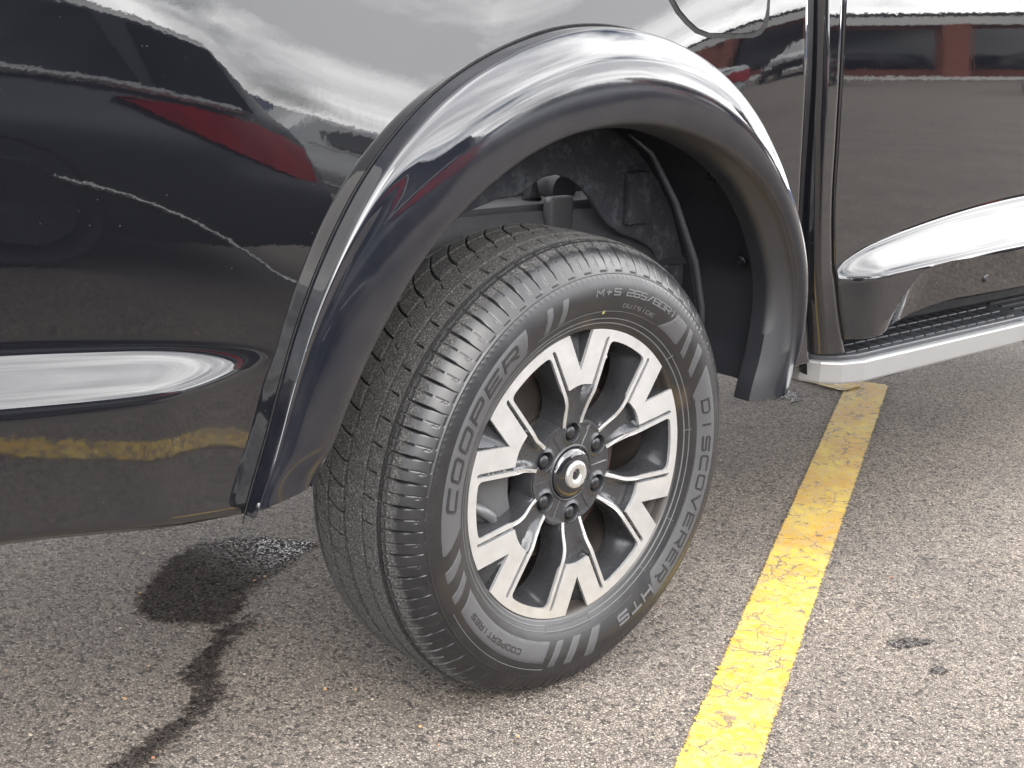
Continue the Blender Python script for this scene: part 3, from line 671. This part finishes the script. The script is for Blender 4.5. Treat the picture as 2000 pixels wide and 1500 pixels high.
GLY = {  # strokes on a unit cell, y up
 'C': [[(1, 1), (.12, 1), (0, .88), (0, .12), (.12, 0), (1, 0)]], 'O': [[(.12, 1), (.88, 1), (1, .88), (1, .12), (.88, 0), (.12, 0), (0, .12), (0, .88), (.12, 1)]],
 'P': [[(0, 0), (0, 1), (.88, 1), (1, .88), (1, .55), (.88, .42), (.05, .42)]], 'E': [[(1, 1), (0, 1), (0, 0), (1, 0)], [(0, .5), (.85, .5)]],
 'R': [[(0, 0), (0, 1), (.88, 1), (1, .88), (1, .55), (.88, .42), (.05, .42)], [(.5, .42), (1, 0)]], 'D': [[(0, 0), (0, 1), (.8, 1), (1, .8), (1, .2), (.8, 0), (0, 0)]],
 'I': [[(.5, 0), (.5, 1)]], 'S': [[(1, 1), (.1, 1), (0, .9), (0, .58), (.1, .5), (.9, .5), (1, .42), (1, .1), (.9, 0), (0, 0)]], 'V': [[(0, 1), (.5, 0), (1, 1)]],
 'H': [[(0, 0), (0, 1)], [(1, 0), (1, 1)], [(0, .5), (1, .5)]], 'T': [[(0, 1), (1, 1)], [(.5, 1), (.5, 0)]], 'M': [[(0, 0), (0, 1), (.5, .4), (1, 1), (1, 0)]],
 '+': [[(.5, .15), (.5, .85)], [(.15, .5), (.85, .5)]], '2': [[(0, 1), (1, 1), (1, .5), (0, .5), (0, 0), (1, 0)]], '6': [[(1, 1), (0, 1), (0, 0), (1, 0), (1, .5), (0, .5)]],
 '5': [[(1, 1), (0, 1), (0, .5), (1, .5), (1, 0), (0, 0)]], '/': [[(.1, 0), (.9, 1)]], '0': [[(0, 0), (0, 1), (1, 1), (1, 0), (0, 0)]], '1': [[(.3, .8), (.5, 1), (.5, 0)]],
 '8': [[(0, 0), (0, 1), (1, 1), (1, 0), (0, 0)], [(0, .5), (1, .5)]], 'U': [[(0, 1), (0, .1), (.1, 0), (.9, 0), (1, .1), (1, 1)]]}
def write(text, a0, a1, r0, r1, th, mat, fill=.72, lift=.0012, slant=.12, name='sidewall_letter', one=False):
    """letters run clockwise from a0 to a1 with their heads outward"""
    n = len(text); step = (a0 - a1) / n; rm = (r0 + r1) / 2; H = r1 - r0; allp = []
    for k, ch in enumerate(text):
        if ch == ' ': continue
        wd = step * fill * rad(1) * rm; base = a0 - step * (k + (1 - fill) / 2); V, F = [], []
        if ch in 'I/': pass
        def P(u, v, l): return side_pt(r0 + H * v, base - math.degrees((u * wd + slant * v * H) / rm), l)
        for st in GLY[ch]:
            pts = [Vector((u * wd, v * H)) for u, v in st]; d = []
            for p, q in zip(pts, pts[1:]):
                m_ = max(1, int((q - p).length / .006)); d += [p + (q - p) * t / m_ for t in range(m_)]
            d.append(pts[-1]); b0 = len(V)
            closed = (pts[0] - pts[-1]).length < 1e-6
            for i, p in enumerate(d):
                if closed: a_, b_ = d[i - 1 if i else -2], d[(i + 1) if i < len(d) - 1 else 1]
                else: a_, b_ = d[max(i - 1, 0)], d[min(i + 1, len(d) - 1)]
                t1 = (p - a_).normalized() if (p - a_).length > 1e-9 else (b_ - p).normalized(); t2 = (b_ - p).normalized() if (b_ - p).length > 1e-9 else t1
                t = (t1 + t2).normalized(); nn = Vector((-t.y, t.x)); ml = th / 2 / max(.55, t.dot(t1))
                e = p + t * (th * .5 if (i == len(d) - 1 and not closed) else 0) - t * (th * .5 if (i == 0 and not closed) else 0)
                for sgn, l in ((-1.25, 0.), (-1, lift), (1, lift), (1.25, 0.)):
                    q = e + nn * sgn * ml; V.append(P(q.x / wd, q.y / H, l))
            F += [(b0 + i * 4 + c, b0 + i * 4 + c + 1, b0 + i * 4 + c + 5, b0 + i * 4 + c + 4) for i in range(len(d) - 1) for c in range(3)]
        if one: allp.append((V, F))
        else: mesh(name, V, F, mat, tyre)
    if one: mesh(name, *merge(*allp), mat, tyre)
write('COOPER', 180.5, 126.0, .2880, .3075, .0046, MAT['letter'], .70, .0016, .25)
write('DISCOVERER', 18.8, -49.5, .2895, .3050, .0032, MAT['letter'], .70, .0015, .10)
write('HTS', -51.5, -70.5, .2885, .3040, .0034, MAT['letter_pale'], .70, .0012, .10)
write('M+S', 93.0, 81.8, .3045, .3140, .0017, MAT['letter_pale'], .74, .0010, .2)
write('265/60R18', 79.5, 50.5, .3045, .3145, .0018, MAT['letter_pale'], .76, .0010, .2)
write('OUTSIDE', 79.5, 62.8, .2850, .2905, .0010, MAT['letter_pale'], .70, .0008, .1)
write('COOPERTIRES', -116.2, -144.8, .2945, .3025, .0016, MAT['letter'], .70, .0014, .1)
def arc_line(r, a0, a1, wd, name='sidewall_line', mat=None, lift=.0007):
    n = max(4, int(abs(a1 - a0)))
    V, F = grid(n + 1, 4, lambda i, j: side_pt(r + (-.7, -.5, .5, .7)[j] * wd, a0 + (a1 - a0) * i / n, (0, lift, lift, 0)[j])); return mesh(name, V, F, mat or MAT['rubber'], tyre, True)
def rad_line(a, r0, r1, wd): return mesh('sidewall_tick', *grid(5, 4, lambda i, j: side_pt(r0 + (r1 - r0) * i / 4, a + (-.7, -.5, .5, .7)[j] * math.degrees(wd / r0), (0, .0008, .0008, 0)[j])), MAT['letter_pale'], tyre)
for a, b in ((118, 60), (-60, -100), (20, -40)): arc_line(.2765, a, b, .0010, mat=MAT['letter'])
arc_line(.2640, 179.9, -179.9, .0012, mat=MAT['letter_pale'], lift=.0004); arc_line(.2555, 179.9, -179.9, .0016, mat=MAT['letter_pale'], lift=.0005)
arc_line(.3255, -150, -104, .0010, mat=MAT['letter_pale'])
for a in (42, 8, -28, -50): rad_line(a, .2535, .2675, .0010)
for r in (.2545, .2660): arc_line(r, -81, -104, .0008, mat=MAT['letter'])
for a in (-81, -104): rad_line(a, .2545, .2660, .0008)
V, F = [], []                                     # ring emblem beside COOPERTIRES
for k in range(25):
    t = 2 * PI * k / 24 * .86 + .5
    for q in (.0034, .0048): V.append(side_pt(.2985 + q * sin(t), -111.3 + math.degrees(q * cos(t) * 1.25 / .2985), .0012))
mesh('sidewall_emblem', V, [(2 * k, 2 * k + 1, 2 * k + 3, 2 * k + 2) for k in range(24)], MAT['letter_pale'], tyre)
# worn pale dot of paint near the bead
V, F = grid(6, 4, lambda i, j: side_pt(.2725 + .006 * j / 3, 86.6 + 1.2 * i / 5, .0006)); mesh('paint_dot', V, F, simple('yellow_dot', (.35, .33, .12), .6), tyre)

# ================================================================== WHEEL
PH = rad(94.0)                                    # spoke 0 direction
Y0 = .012
def loc(u, v, y, k=0):
    a = PH + k * PI / 3; return (u * cos(a) - v * sin(a), y, ZC + u * sin(a) + v * cos(a))
def dens(P, st=.004):
    o = []
    for a, b in zip(P, P[1:]):
        n = max(1, int(math.hypot(b[0] - a[0], b[1] - a[1]) / st)); o += [(a[0] + (b[0] - a[0]) * t / n, a[1] + (b[1] - a[1]) * t / n) for t in range(n)]
    return o + [P[-1]]
def pol(r, a): return (r * cos(rad(a)), r * sin(rad(a)))
def chaik(P, it=2):
    for _ in range(it):
        Q = [P[0]]
        for a, b in zip(P, P[1:]): Q += [(a[0] * .75 + b[0] * .25, a[1] * .75 + b[1] * .25), (a[0] * .25 + b[0] * .75, a[1] * .25 + b[1] * .75)]
        P = Q + [P[-1]]
    return P
RO, RW = .2445, .2270
RoutP = chaik([pol(RW, 22.5), pol(RW, 20.5), pol(RW - .001, 18.8), (.2110, .0672), (.2040, .0640), (.136, .0345), (.122, .0285), (.110, .0268), (.083, .0225)], 2)   # window-side edge of the ridge
RinP = chaik([(.083, .0165), (.110, .0205), (.1215, .0220), (.134, .0265), (.1515, .0338), (.214, .0612), (.2205, .0645)], 2)
GrvP = chaik([(.2205, .0645), (.2235, .0645), (.2240, .0610), (.2215, .0575), (.2150, .0545), (.1515, .0262)], 2)
half = [pol(.180, .0)] + [(RO * cos(rad(6.3)) * f + .180 * (1 - f), RO * sin(rad(6.3)) * f) for f in (.25, .5, .75, 1)] + [pol(RO, 6.3 + (30 - 6.3) * k / 14) for k in range(1, 15)]
inner = [pol(RW, 30 - (30 - 22.5) * k / 6) for k in range(7)][:-1] + RoutP + RinP + GrvP[1:] + [(.1535, .018), (.1555, .009)]
nH, nI = len(half), len(inner)
top = half + inner + [(.1562, 0)]
mir = [(u, -v) for u, v in reversed(half[1:] + inner)]
poly = top + mir
def y_face(u, v):
    r = math.hypot(u, v); return Y0 + (.0165 * sstep(.150, .080, r) if r < .150 else 0)
cut = {nH - 1, len(poly) - nH}                    # boundary edges on the sector cuts
tri = geometry.tessellate_polygon([[Vector((u, v, 0)) for u, v in poly]])
Vs, Fs = [], []
for k in range(6):
    n0 = len(Vs); n = len(poly)
    Vs += [loc(u, v, y_face(u, v), k) for u, v in poly] + [loc(u, v, y_face(u, v) + .0055, k) for u, v in poly]
    Fs += [tuple(n0 + i for i in t) for t in tri]
    for i in range(n):
        a, b = poly[i], poly[(i + 1) % n]
        if abs(abs(math.degrees(math.atan2(a[1], a[0]))) - 30) < .01 and abs(abs(math.degrees(math.atan2(b[1], b[0]))) - 30) < .01: continue
        Fs.append((n0 + i, n0 + (i + 1) % n, n0 + n + (i + 1) % n, n0 + n + i))
barrel_prof = [(.030, .2400), (.020, .2425), (.0135, .2450), (.0125, .2462), (.0135, .2472), (.018, .2476), (.024, .2465), (.030, .240), (.050, .2330), (.075, .222), (.10, .2150), (.235, .2150), (.25, .235)]
V, F = lathe(barrel_prof, 144); wheel = mesh('wheel', V, F, MAT['castdirty'], truck, True, 50)
face = mesh('machined_face', Vs, Fs, MAT['machined'], wheel)
bm = bmesh.new(); bm.from_mesh(face.data); bmesh.ops.remove_doubles(bm, verts=bm.verts, dist=2e-5); bmesh.ops.recalc_face_normals(bm, faces=bm.faces)
es = [e for e in bm.edges if len(e.link_faces) == 2 and e.calc_face_angle(0) > rad(60) and all(v.co.y < .0295 for v in e.verts)]
es = [e for e in es if any(abs(f.normal.y) > .8 for f in e.link_faces)]
bmesh.ops.bevel(bm, geom=es, offset=.0007, segments=2, affect='EDGES', profile=.5, clamp_overlap=True)
if sum(f.normal.y for f in bm.faces if abs(f.normal.y) > .9) > 0: bmesh.ops.reverse_faces(bm, faces=bm.faces)
bm.to_mesh(face.data); bm.free()
# cast body, one sector per spoke
wall_half = [pol(RW + .0006, 30 - 7.5 * k / 6) for k in range(6)] + RoutP     # window contour, from the cut to the hub end of the ridge
hub_edge = [(.083, .0225), (.0815, .0290), (.0800, .0370), pol(.0880, 30)]
def H(u, v):
    r = math.hypot(u, v); av = abs(v)
    yr = y_face(u, v) + .0016
    if r > .1545:
        # notch between the two prongs
        if u > .18 and av < (u - .18) * (RO * sin(rad(6.3))) / (RO * cos(rad(6.3)) - .18) + .0006:
            f = (u - .18) / .063; return Y0 + .004 + .030 * f * (1 - .45 * max(0, (v / (.0265 * f + 1e-4)))) 
        gv = .0262 + (u - .1515) * .4436
        if u > .1515 and u < .2235 and gv - .001 < av < gv + .0085: return Y0 + .0075
        return Y0 + .0050
    # pocket between the ridges, running down to the hub
    edge = lin([(.083, .0165), (.110, .0205), (.1215, .0220), (.134, .0265), (.1515, .0338), (.17, .042)], u)
    hubh = .0315 - .0035 * (1 - sstep(.0175, .0225, math.hypot(u - .07, v)))
    if av > edge - .0005 and r > .082: return max(yr, y_face(u, v) + .0016)
    floor = .0315 - .004 * sstep(.10, .15, r)
    side_f = sstep(edge, edge - .012, av)
    return yr * (1 - side_f) + floor * side_f if r > .082 else hubh
def inside(P, x, y):
    c = False; j = len(P) - 1
    for i in range(len(P)):
        (xi, yi), (xj, yj) = P[i], P[j]
        if (yi > y) != (yj > y) and x < (xj - xi) * (y - yi) / (yj - yi) + xi: c = not c
        j = i
    return c
outer_arc = [pol(.2440, 30 - 60 * k / 24) for k in range(25)]
right = wall_half + hub_edge[1:]                  # v>0 side from (RW,30) to (.088,30)
outline = [(.0, .0)] + list(reversed(right)) + outer_arc + [(u, -v) for u, v in right] + [(0, 0)]
outline = outline[:-1]
lug = [(.0700 + .0168 * cos(2 * PI * k / 24), .0168 * sin(2 * PI * k / 24)) for k in range(24)]
pts = [Vector(p) for p in outline]; ed = [(i, (i + 1) % len(outline)) for i in range(len(outline))]
b0 = len(pts); pts += [Vector(p) for p in lug]; ed += [(b0 + i, b0 + (i + 1) % 24) for i in range(24)]
for seq in ([(.18, 0), (RO * cos(rad(6.3)) - .001, .0266)], [(.18, 0), (RO * cos(rad(6.3)) - .001, -.0266)], [(.1545, -.020), (.1565, 0), (.1545, .020)]):
    d = dens(seq, .004); b0 = len(pts); pts += [Vector(p) for p in d]; ed += [(b0 + i, b0 + i + 1) for i in range(len(d) - 1)]
for i in range(70):
    for j in range(70):
        u, v = .01 + i * .0034 + random.uniform(-.0004, .0004), -.12 + j * .0034 + random.uniform(-.0004, .0004)
        if abs(math.atan2(v, u)) < rad(29.5) and inside(outline, u, v) and math.hypot(u - .07, v) > .0180 and math.hypot(u, v) < .242: pts.append(Vector((u, v)))
res = geometry.delaunay_2d_cdt(pts, ed, [], 0, 1e-6)
vv = res[0]; tf = []
for f in res[2]:
    c = sum((vv[i] for i in f), Vector((0, 0))) / len(f)
    if inside(outline, c.x, c.y) and math.hypot(c.x - .07, c.y) > .0167: tf.append(tuple(f))
Vc = [(v.x, H(v.x, v.y), v.y) for v in vv]; Fc = list(tf)
def addstrip(A, B_):
    n0 = len(Vc); Vc.extend(A); Vc.extend(B_); n = len(A); Fc.extend((n0 + i, n0 + i + 1, n0 + n + i + 1, n0 + n + i) for i in range(n - 1))
# window walls: each side of the sector carries its half of the two neighbouring windows
wc = (.158 * cos(rad(30)), .158 * sin(rad(30)))
def wring(p, sgn, s, y, rnd):
    u, v = p[0] - wc[0], p[1] - wc[1]
    ax = Vector((cos(rad(30)), sin(rad(30)))); bx = Vector((-ax.y, ax.x)); q = Vector((u, v)); a, b = q.dot(ax), q.dot(bx)
    a2, b2 = a * s, b * s
    # round towards an ellipse
    t = math.atan2(b / .062, a / .070); ea, eb = .060 * cos(t), .046 * sin(t)
    a2 = a2 * (1 - rnd) + ea * rnd; b2 = b2 * (1 - rnd) + eb * rnd
    if abs(b) < 1e-9: b2 = 0
    P = Vector(wc) + ax * a2 + bx * b2
    return (P.x, y, sgn * P.y)
wl = dens(wall_half, .005) + hub_edge[1:]
ringtab = [(1., None, 0.), (.995, .022, 0.), (.97, .032, .10), (.93, .044, .35), (.90, .058, .75), (.90, .070, .9)]
for sgn in (1, -1):
    rings = []
    for s_, y_, rn in ringtab:
        rings.append([((p[0], H(p[0], p[1]), sgn * p[1]) if y_ is None else wring(p, sgn, s_, max(y_, H(*p) + .002), rn)) for p in wl])
    for A, B_ in zip(rings, rings[1:]): addstrip(A, B_) if sgn > 0 else addstrip(A[::-1], B_[::-1])
lr = [[(.0700 + rr * cos(2 * PI * k / 24), y, rr * sin(2 * PI * k / 24)) for k in range(25)] for rr, y in ((.0168, .0280), (.0160, .0292), (.0154, .050), (.0, .050))]
for A, B_ in zip(lr, lr[1:]): addstrip(A, B_)
me = bpy.data.meshes.new('spoke'); me.from_pydata(Vc, [], Fc); me.materials.append(MAT['cast'])
bm = bmesh.new(); bm.from_mesh(me); bmesh.ops.remove_doubles(bm, verts=bm.verts, dist=4e-5); bmesh.ops.recalc_face_normals(bm, faces=bm.faces)
if sum(f.normal.y * f.calc_area() for f in bm.faces if abs(f.normal.y) > .7) > 0: bmesh.ops.reverse_faces(bm, faces=bm.faces)
bm.to_mesh(me); bm.free(); me.polygons.foreach_set('use_smooth', [True] * len(me.polygons)); me.set_sharp_from_angle(angle=rad(33))
for k in range(6):
    o = link('spoke', me, None, wheel); a = PH + k * PI / 3
    # local (u, y, v) -> world: u along (cos a, sin a) in xz, v along (-sin a, cos a)
    o.matrix_local = Matrix(((cos(a), 0, -sin(a), 0), (0, 1, 0, 0), (sin(a), 0, cos(a), ZC), (0, 0, 0, 1)))
    V, F = lathe([(.0290, .0), (.0291, .004), (.0305, .0085), (.0330, .0108), (.0365, .0116), (.0495, .0120)], 24, .070 * cos(a), ZC + .070 * sin(a))
    mesh('wheel_nut', V, F, MAT['nut'], wheel, True, 50)
# centre cap and its ring emblem
V, F = lathe([(.0195, .0), (.0197, .012), (.0204, .022), (.0218, .031), (.0238, .0375), (.0265, .0415), (.0300, .0432), (.0345, .0437)], 72); cap = mesh('centre_cap', V, F, MAT['capblack'], wheel, True, 60)
V, F = lathe([(.0300, .0445), (.0285, .0462), (.0300, .0482), (.0315, .0490)], 72); mesh('cap_seat', V, F, MAT['cast'], wheel, True)
n = 72; V, F = [], []
def emb(t, q):
    ro = .0238; e = math.degrees(t) % 360
    if 275 < e < 355: ro *= 1 / max(.78, cos(rad(e - 315)) ) if abs(e - 315) < 38 else 1.0; ro = min(ro * 1.0, .0243)
    if 292 < e < 338: ro = min(.0270, .0234 / cos(rad(abs((e - 292) if e < 315 else (338 - e)))))
    ri = .0085; return ri + (ro - ri) * q
for i in range(n):
    t = 2 * PI * i / n
    for q, y in ((0., .0215), (.06, .0178), (.18, .0162), (.35, .0153), (.65, .0150), (.86, .0158), (.96, .0176), (1., .0220)): r = emb(t, q); V.append((r * cos(t), y, ZC + r * sin(t)))
F = [(i * 8 + j, ((i + 1) % n) * 8 + j, ((i + 1) % n) * 8 + j + 1, i * 8 + j + 1) for i in range(n) for j in range(7)]
mesh('cap_emblem', V, F, MAT['chrome'], wheel, True, 60)
V, F = lathe([(.0185, 0.), (.0188, .004), (.0200, .0075)], 24); mesh('emblem_centre', V, F, MAT['capblack'], wheel, True)
# valve and balance weight seen through the windows
a = rad(72); x, z = .203 * cos(a), ZC + .203 * sin(a)
V, F = tube([(x, .060, z), (x, .040, z - .004)], [.0065, .0065], 6); mesh('valve', V, F, MAT['steel'], wheel)
V, F = tube([(x, .040, z - .004), (x, .028, z - .006)], [.0035, .0030], 12); mesh('valve_cap', V, F, MAT['chrome'], wheel, True)
V, F = grid(6, 2, lambda i, j: (.2142 * cos(rad(-112 + i * 1.6)), .105 + .03 * j, ZC + .2142 * sin(rad(-112 + i * 1.6)))); mesh('balance_weight', V, F, MAT['chrome'], wheel)
# brake
V, F = lathe([(.070, .04), (.070, .085), (.082, .092), (.082, .098), (.088, .100), (.088, .158), (.092, .162), (.106, .162), (.110, .158), (.110, .09)], 96); disc = mesh('brake_disc', V, F, MAT['rotor'], truck, True, 40)
V, F = lathe([(.0895, .158), (.0885, .1615), (.0925, .1635)], 96); mesh('rusty_rim', V, F, MAT['rust'], disc, True)
V, F = lathe([(.120, .03), (.120, .175), (.135, .195), (.150, .200)], 96); mesh('dust_shield', V, F, MAT['dark'], truck, True, 40)
V, F = grid(16, 5, lambda i, j: ((.118, .125, .150, .180, .196)[j] * cos(rad(168 + 42 * i / 15)), (.066, .050, .046, .050, .066)[j], ZC + (.118, .125, .150, .180, .196)[j] * sin(rad(168 + 42 * i / 15)))); cal = mesh('brake_caliper', V, F, MAT['caliper'], truck, True, 50)
V, F = tube([(-.180, .050, .315), (-.178, .034, .314)], .0045, 10); mesh('bleed_nipple', V, F, MAT['chrome'], cal, True)
V, F = tube([(-.200, .052, .36), (-.165, .044, .335), (-.150, .05, .30), (-.16, .06, .27)], .010, 10); mesh('caliper_bracket', V, F, MAT['caliper'], cal, True)

# ================================================================== WHAT THE PAINT REFLECTS
gl = simple('tinted_glass', (.01, .012, .014), .04, 0, 1.6)
greyp = simple('dark_grey_car_paint', (.070, .074, .082), .22, .35)
silv = simple('silver_car_paint', (.45, .46, .47), .22, .5)
redl = simple('red_tail_lens', (.36, .011, .018), .14, 0, 1.6, var=.7, vs=7)
tyr = simple('car_tyre', (.02, .02, .022), .7)
def car_side_loft(secs, mat, name, parent):
    """secs: (x, [(y, z) ...]) cross-sections of one half, mirrored about the car's centre line by the caller's y"""
    n = len(secs[0][1]); V = [(x, y, z) for x, s in secs for y, z in s]
    F = [(i * n + j, (i + 1) * n + j, (i + 1) * n + j + 1, i * n + j + 1) for i in range(len(secs) - 1) for j in range(n - 1)]
    F += [tuple(range(n)), tuple(range((len(secs) - 1) * n, len(secs) * n))[::-1]]
    o = mesh(name, V, F, mat, parent, True, 30); return fix_normals(o)
def make_car(name, paint, loc_, rz, label, cat_, L_=4.6, tall=1.45, wagon=False):
    r = empty(name, loc_, rz); tag(r, label, cat_)
    # x forward, half width .9; section points go round the car
    def sec(x, zb, zs, zt, wr, hw=.9):
        a = [(hw - .06, zb), (hw, zb + .12), (hw + .01, (zb + zs) / 2), (hw - .02, zs - .06), (hw - .06, zs)]
        b = [(wr, zt - .05), (wr - .12, zt)] if zt > zs + .05 else [(hw - .12, zs + .015), (hw - .3, zs + .03)]
        h = a + b; return (x, h + [(-y, z) for y, z in reversed(h)])
    S_ = [sec(0, .42, .80, 0, 0, .70), sec(.10, .32, .95, 0, 0, .82), sec(.30, .24, 1.00, 0, 0, .87), sec(.55, .22, 1.01, 1.08, .66), sec(1.25, .20, .99, tall - .03, .60), sec(1.9, .20, .97, tall, .60), sec(2.7, .20, .95, tall - .05, .60), sec(3.35, .20, .93, .98, .66), sec(3.9, .22, .86, 0, 0, .88), sec(4.35, .26, .76, 0, 0, .82), sec(4.6, .38, .62, 0, 0, .68)]
    if wagon: S_[1:4] = [sec(.10, .34, .98, 1.10, .66, .84), sec(.40, .30, 1.00, 1.37, .62, .88), sec(.8, .24, 1.00, 1.41, .62)]; S_[4] = sec(1.25, .20, .99, 1.43, .61)
    body = car_side_loft([(x * L_ / 4.6, s) for x, s in S_], paint, 'body', r)
    for sg in (1, -1):
        for x0, x1, t0, t1 in (((.38, 1.05, .86, .94) if wagon else (.72, 1.28, .50, .98)), ((1.15 if wagon else 1.36), 2.0, .98, 1.0), (2.06, 2.85, 1.0, .62)):
            V = [(x0, sg * .858, 1.02), (x1, sg * .858, 1.00), (x1 - .06, sg * .640, 1.02 + (tall - 1.10) * t1), (x0 + .06, sg * .640, 1.02 + (tall - 1.10) * t0)]
            mesh('window', V, [(0, 1, 2, 3)] if sg > 0 else [(3, 2, 1, 0)], gl, r)
        V, F = tube([(.5, sg * .885, 1.012), (2.0, sg * .882, .985), (3.1, sg * .880, .955)], .020 if wagon else .012, 6); mesh('window_trim_sheen', V, F, MAT['chrome'], r)  # wagon's wider chrome tube also stands in for sky sheen on its shoulder
        V, F = tube([(.55, sg * .93, .11), (.61, sg * .93, .12), (.74, sg * .93, .19), (.88, sg * .93, .26), (1.11, sg * .93, .35), (1.33, sg * .93, .41), (1.52, sg * .93, .45), (1.70, sg * .93, .48), (1.95, sg * .93, .51), (2.3, sg * .93, .53)] if wagon else [(1.36, sg * .925, .36), (2.4, sg * .925, .35), (3.3, sg * .925, .35)], .012, 6); mesh('sill_trim', V, F, MAT['chrome'], r)
        for x in ((1.88 if wagon else .95), 3.85 if wagon else 3.75):
            V, F = lathe([(.10, 0), (.10, .20), (.06, .23), (0, .31), (-.02, .33), (.10, .34)], 40, 0, .34)
            o = mesh('car_wheel', [(a + x, sg * (.93 - b - .02), c) for a, b, c in V], F, tyr, r, True)
            V, F = lathe([(.02, 0), (.01, .1), (.0, .22), (.02, .235)], 10, 0, .34); mesh('wheel_rim', [(a + x, sg * (.95 - b), c) for a, b, c in V], F, MAT['cast'], o)
        V, F = [], []
        for x, y_, za, zb_ in (((.06, .78, .72, .84), (.14, .86, .70, .90), (.26, .90, .70, .945), (.42, .922, .73, .965), (.62, .93, .765, .97), (.85, .935, .80, .965), (1.10, .935, .86, .955), (1.34, .935, .925, .935)) if wagon else ((.03, .74, .72, .90), (.12, .86, .70, .925), (.35, .915, .73, .925), (.65, .925, .79, .92), (.95, .93, .86, .905))): V += [(x, sg * (y_ - .05), za), (x, sg * y_, za + .01), (x, sg * y_, zb_ - .01), (x, sg * (y_ - .05), zb_)]
        F = [(4 * i + c, 4 * i + c + 1, 4 * i + c + 5, 4 * i + c + 4) for i in range(len(V) // 4 - 1) for c in range(3)]; o = mesh('tail_light', V, F, redl, r)
        V, F = box(4.2, 4.5, .55, .78, .62, .72); o = mesh('headlight', [(x * L_ / 4.6, sg * y, z) for x, y, z in V], F, MAT['chrome'], r)
    V, F = box(-.02, .02, -.26, .26, .55, .66); mesh('number_plate_recess', V, F, MAT['plastic'], r)
    return r
make_car('parked_car', greyp, (2.00, -3.62, 0), PI, 'dark grey car in the next bay, mirrored in the black bodywork, red tail light', 'car', wagon=True)
make_car('parked_car', silv, (10.5, -8.6, 0), rad(200), 'silver car parked farther off, mirrored small in the top of the wheel arch trim', 'car')
white_p = simple('white_car_paint', (.70, .70, .69), .2)
make_car('parked_car', MAT['paint'], (27.5, -19.5, 0), rad(150), 'black car parked before the brick shop, mirrored along the top of the door', 'car')
make_car('parked_car', white_p, (25.5, -11.2, 0), rad(160), 'white car parked before the brick shop, mirrored along the top of the door', 'car')
# low shop building with brick piers and pale fascia, mirrored in the top of the door
bl = empty('shop_building', (36, -20.5, 0), rad(60)); tag(bl, 'low brick building with white fascia, mirrored along the top of the door', 'building')
brick = simple('red_brick', (.27, .095, .062), .85, var=.3, vs=3); white = simple('white_fascia', (.72, .72, .70), .6)
mesh('wall', *box(-9, 9, -6, 0, 0, 2.7), brick, bl); mesh('fascia', *box(-9.5, 9.5, -6.3, .5, 2.7, 3.1), white, bl); mesh('roof', *box(-9.2, 9.2, -6.2, .3, 3.1, 3.3), MAT['dark'], bl)
pr = mesh('brick_pier', *box(-.35, .35, .02, 1.6, 0, 2.7), brick, bl); pw = mesh('shop_window', *box(-1.6, 1.6, .02, .06, .5, 2.5), gl, bl)
for k in range(5):
    for s_, dx in ((pr, 0), (pw, 2)):
        if k == 0: c = s_
        else: c = s_.copy(); col.objects.link(c)
        c.location = (-8 + 4 * k + dx * .9, 0, 0)
mesh('kerb', *box(-9, 9, 1.7, 1.9, 0, .15), white, bl)
# trees and far hills
leafm = simple('foliage', (.055, .085, .028), .7, var=.5, vs=2.); bark = simple('bark', (.07, .055, .04), .9, var=.3)
def tree(x, y, h, k):
    r = empty('tree', (x, y, 0)); tag(r, 'leafy green tree beyond the car park, seen only as a reflection in the paint', 'tree', 'trees beyond the car park')
    rr = random.Random(k)
    parts = [tube([(0, 0, 0), (.1, 0, h * .3), (0, .1, h * .6)], [.16, .12, .06], 7)]
    for q in range(4): a = rr.uniform(0, 6.3); parts.append(tube([(0, 0, h * .35), (cos(a) * h * .18, sin(a) * h * .18, h * .6)], [.07, .03], 5))
    mesh('trunk', *merge(*parts), bark, r)
    V, F = [], []
    blobs = [(rr.gauss(0, h * .16), rr.gauss(0, h * .16), h * rr.uniform(.45, .85), h * rr.uniform(.10, .18)) for _ in range(10)]
    for q in range(900):
        bx, by, bz, br = rr.choice(blobs); d = Vector((rr.gauss(0, 1), rr.gauss(0, 1), rr.gauss(0, .8))).normalized() * br * rr.uniform(.5, 1.1); s_ = rr.uniform(.10, .22)
        c = Vector((bx, by, bz)) + d; e1 = Vector((rr.gauss(0, 1), rr.gauss(0, 1), rr.gauss(0, 1))).normalized() * s_; e2 = e1.cross(Vector((rr.gauss(0, 1), rr.gauss(0, 1), rr.gauss(0, 1)))).normalized() * s_
        n0 = len(V); V += [c - e1, c + e2, c + e1, c - e2]; F.append((n0, n0 + 1, n0 + 2, n0 + 3))
    mesh('crown', V, F, leafm, r)
for k, (x, y, h) in enumerate([(4, -24, 4.5), (8.5, -26, 6), (14, -30, 5), (-6, -30, 5.5), (34, -16, 6), (2, -29, 3.8)]): tree(x, y, h, k)
hillm = simple('hazy_blue_hill', (.05, .07, .12), .9)
V, F = grid(80, 3, lambda i, j: ((lambda a, hh: ((85 + 12 * j) * cos(a), (85 + 12 * j) * sin(a), hh * (0, 1, 0)[j] - .5 * (j != 1)))(rad(-185 + 190 * i / 79), 2.4 + 1.2 * sin(i * .37) + .7 * sin(i * .91 + 1))))
tag(mesh('hills', V, F, hillm, None, True), kind='structure')
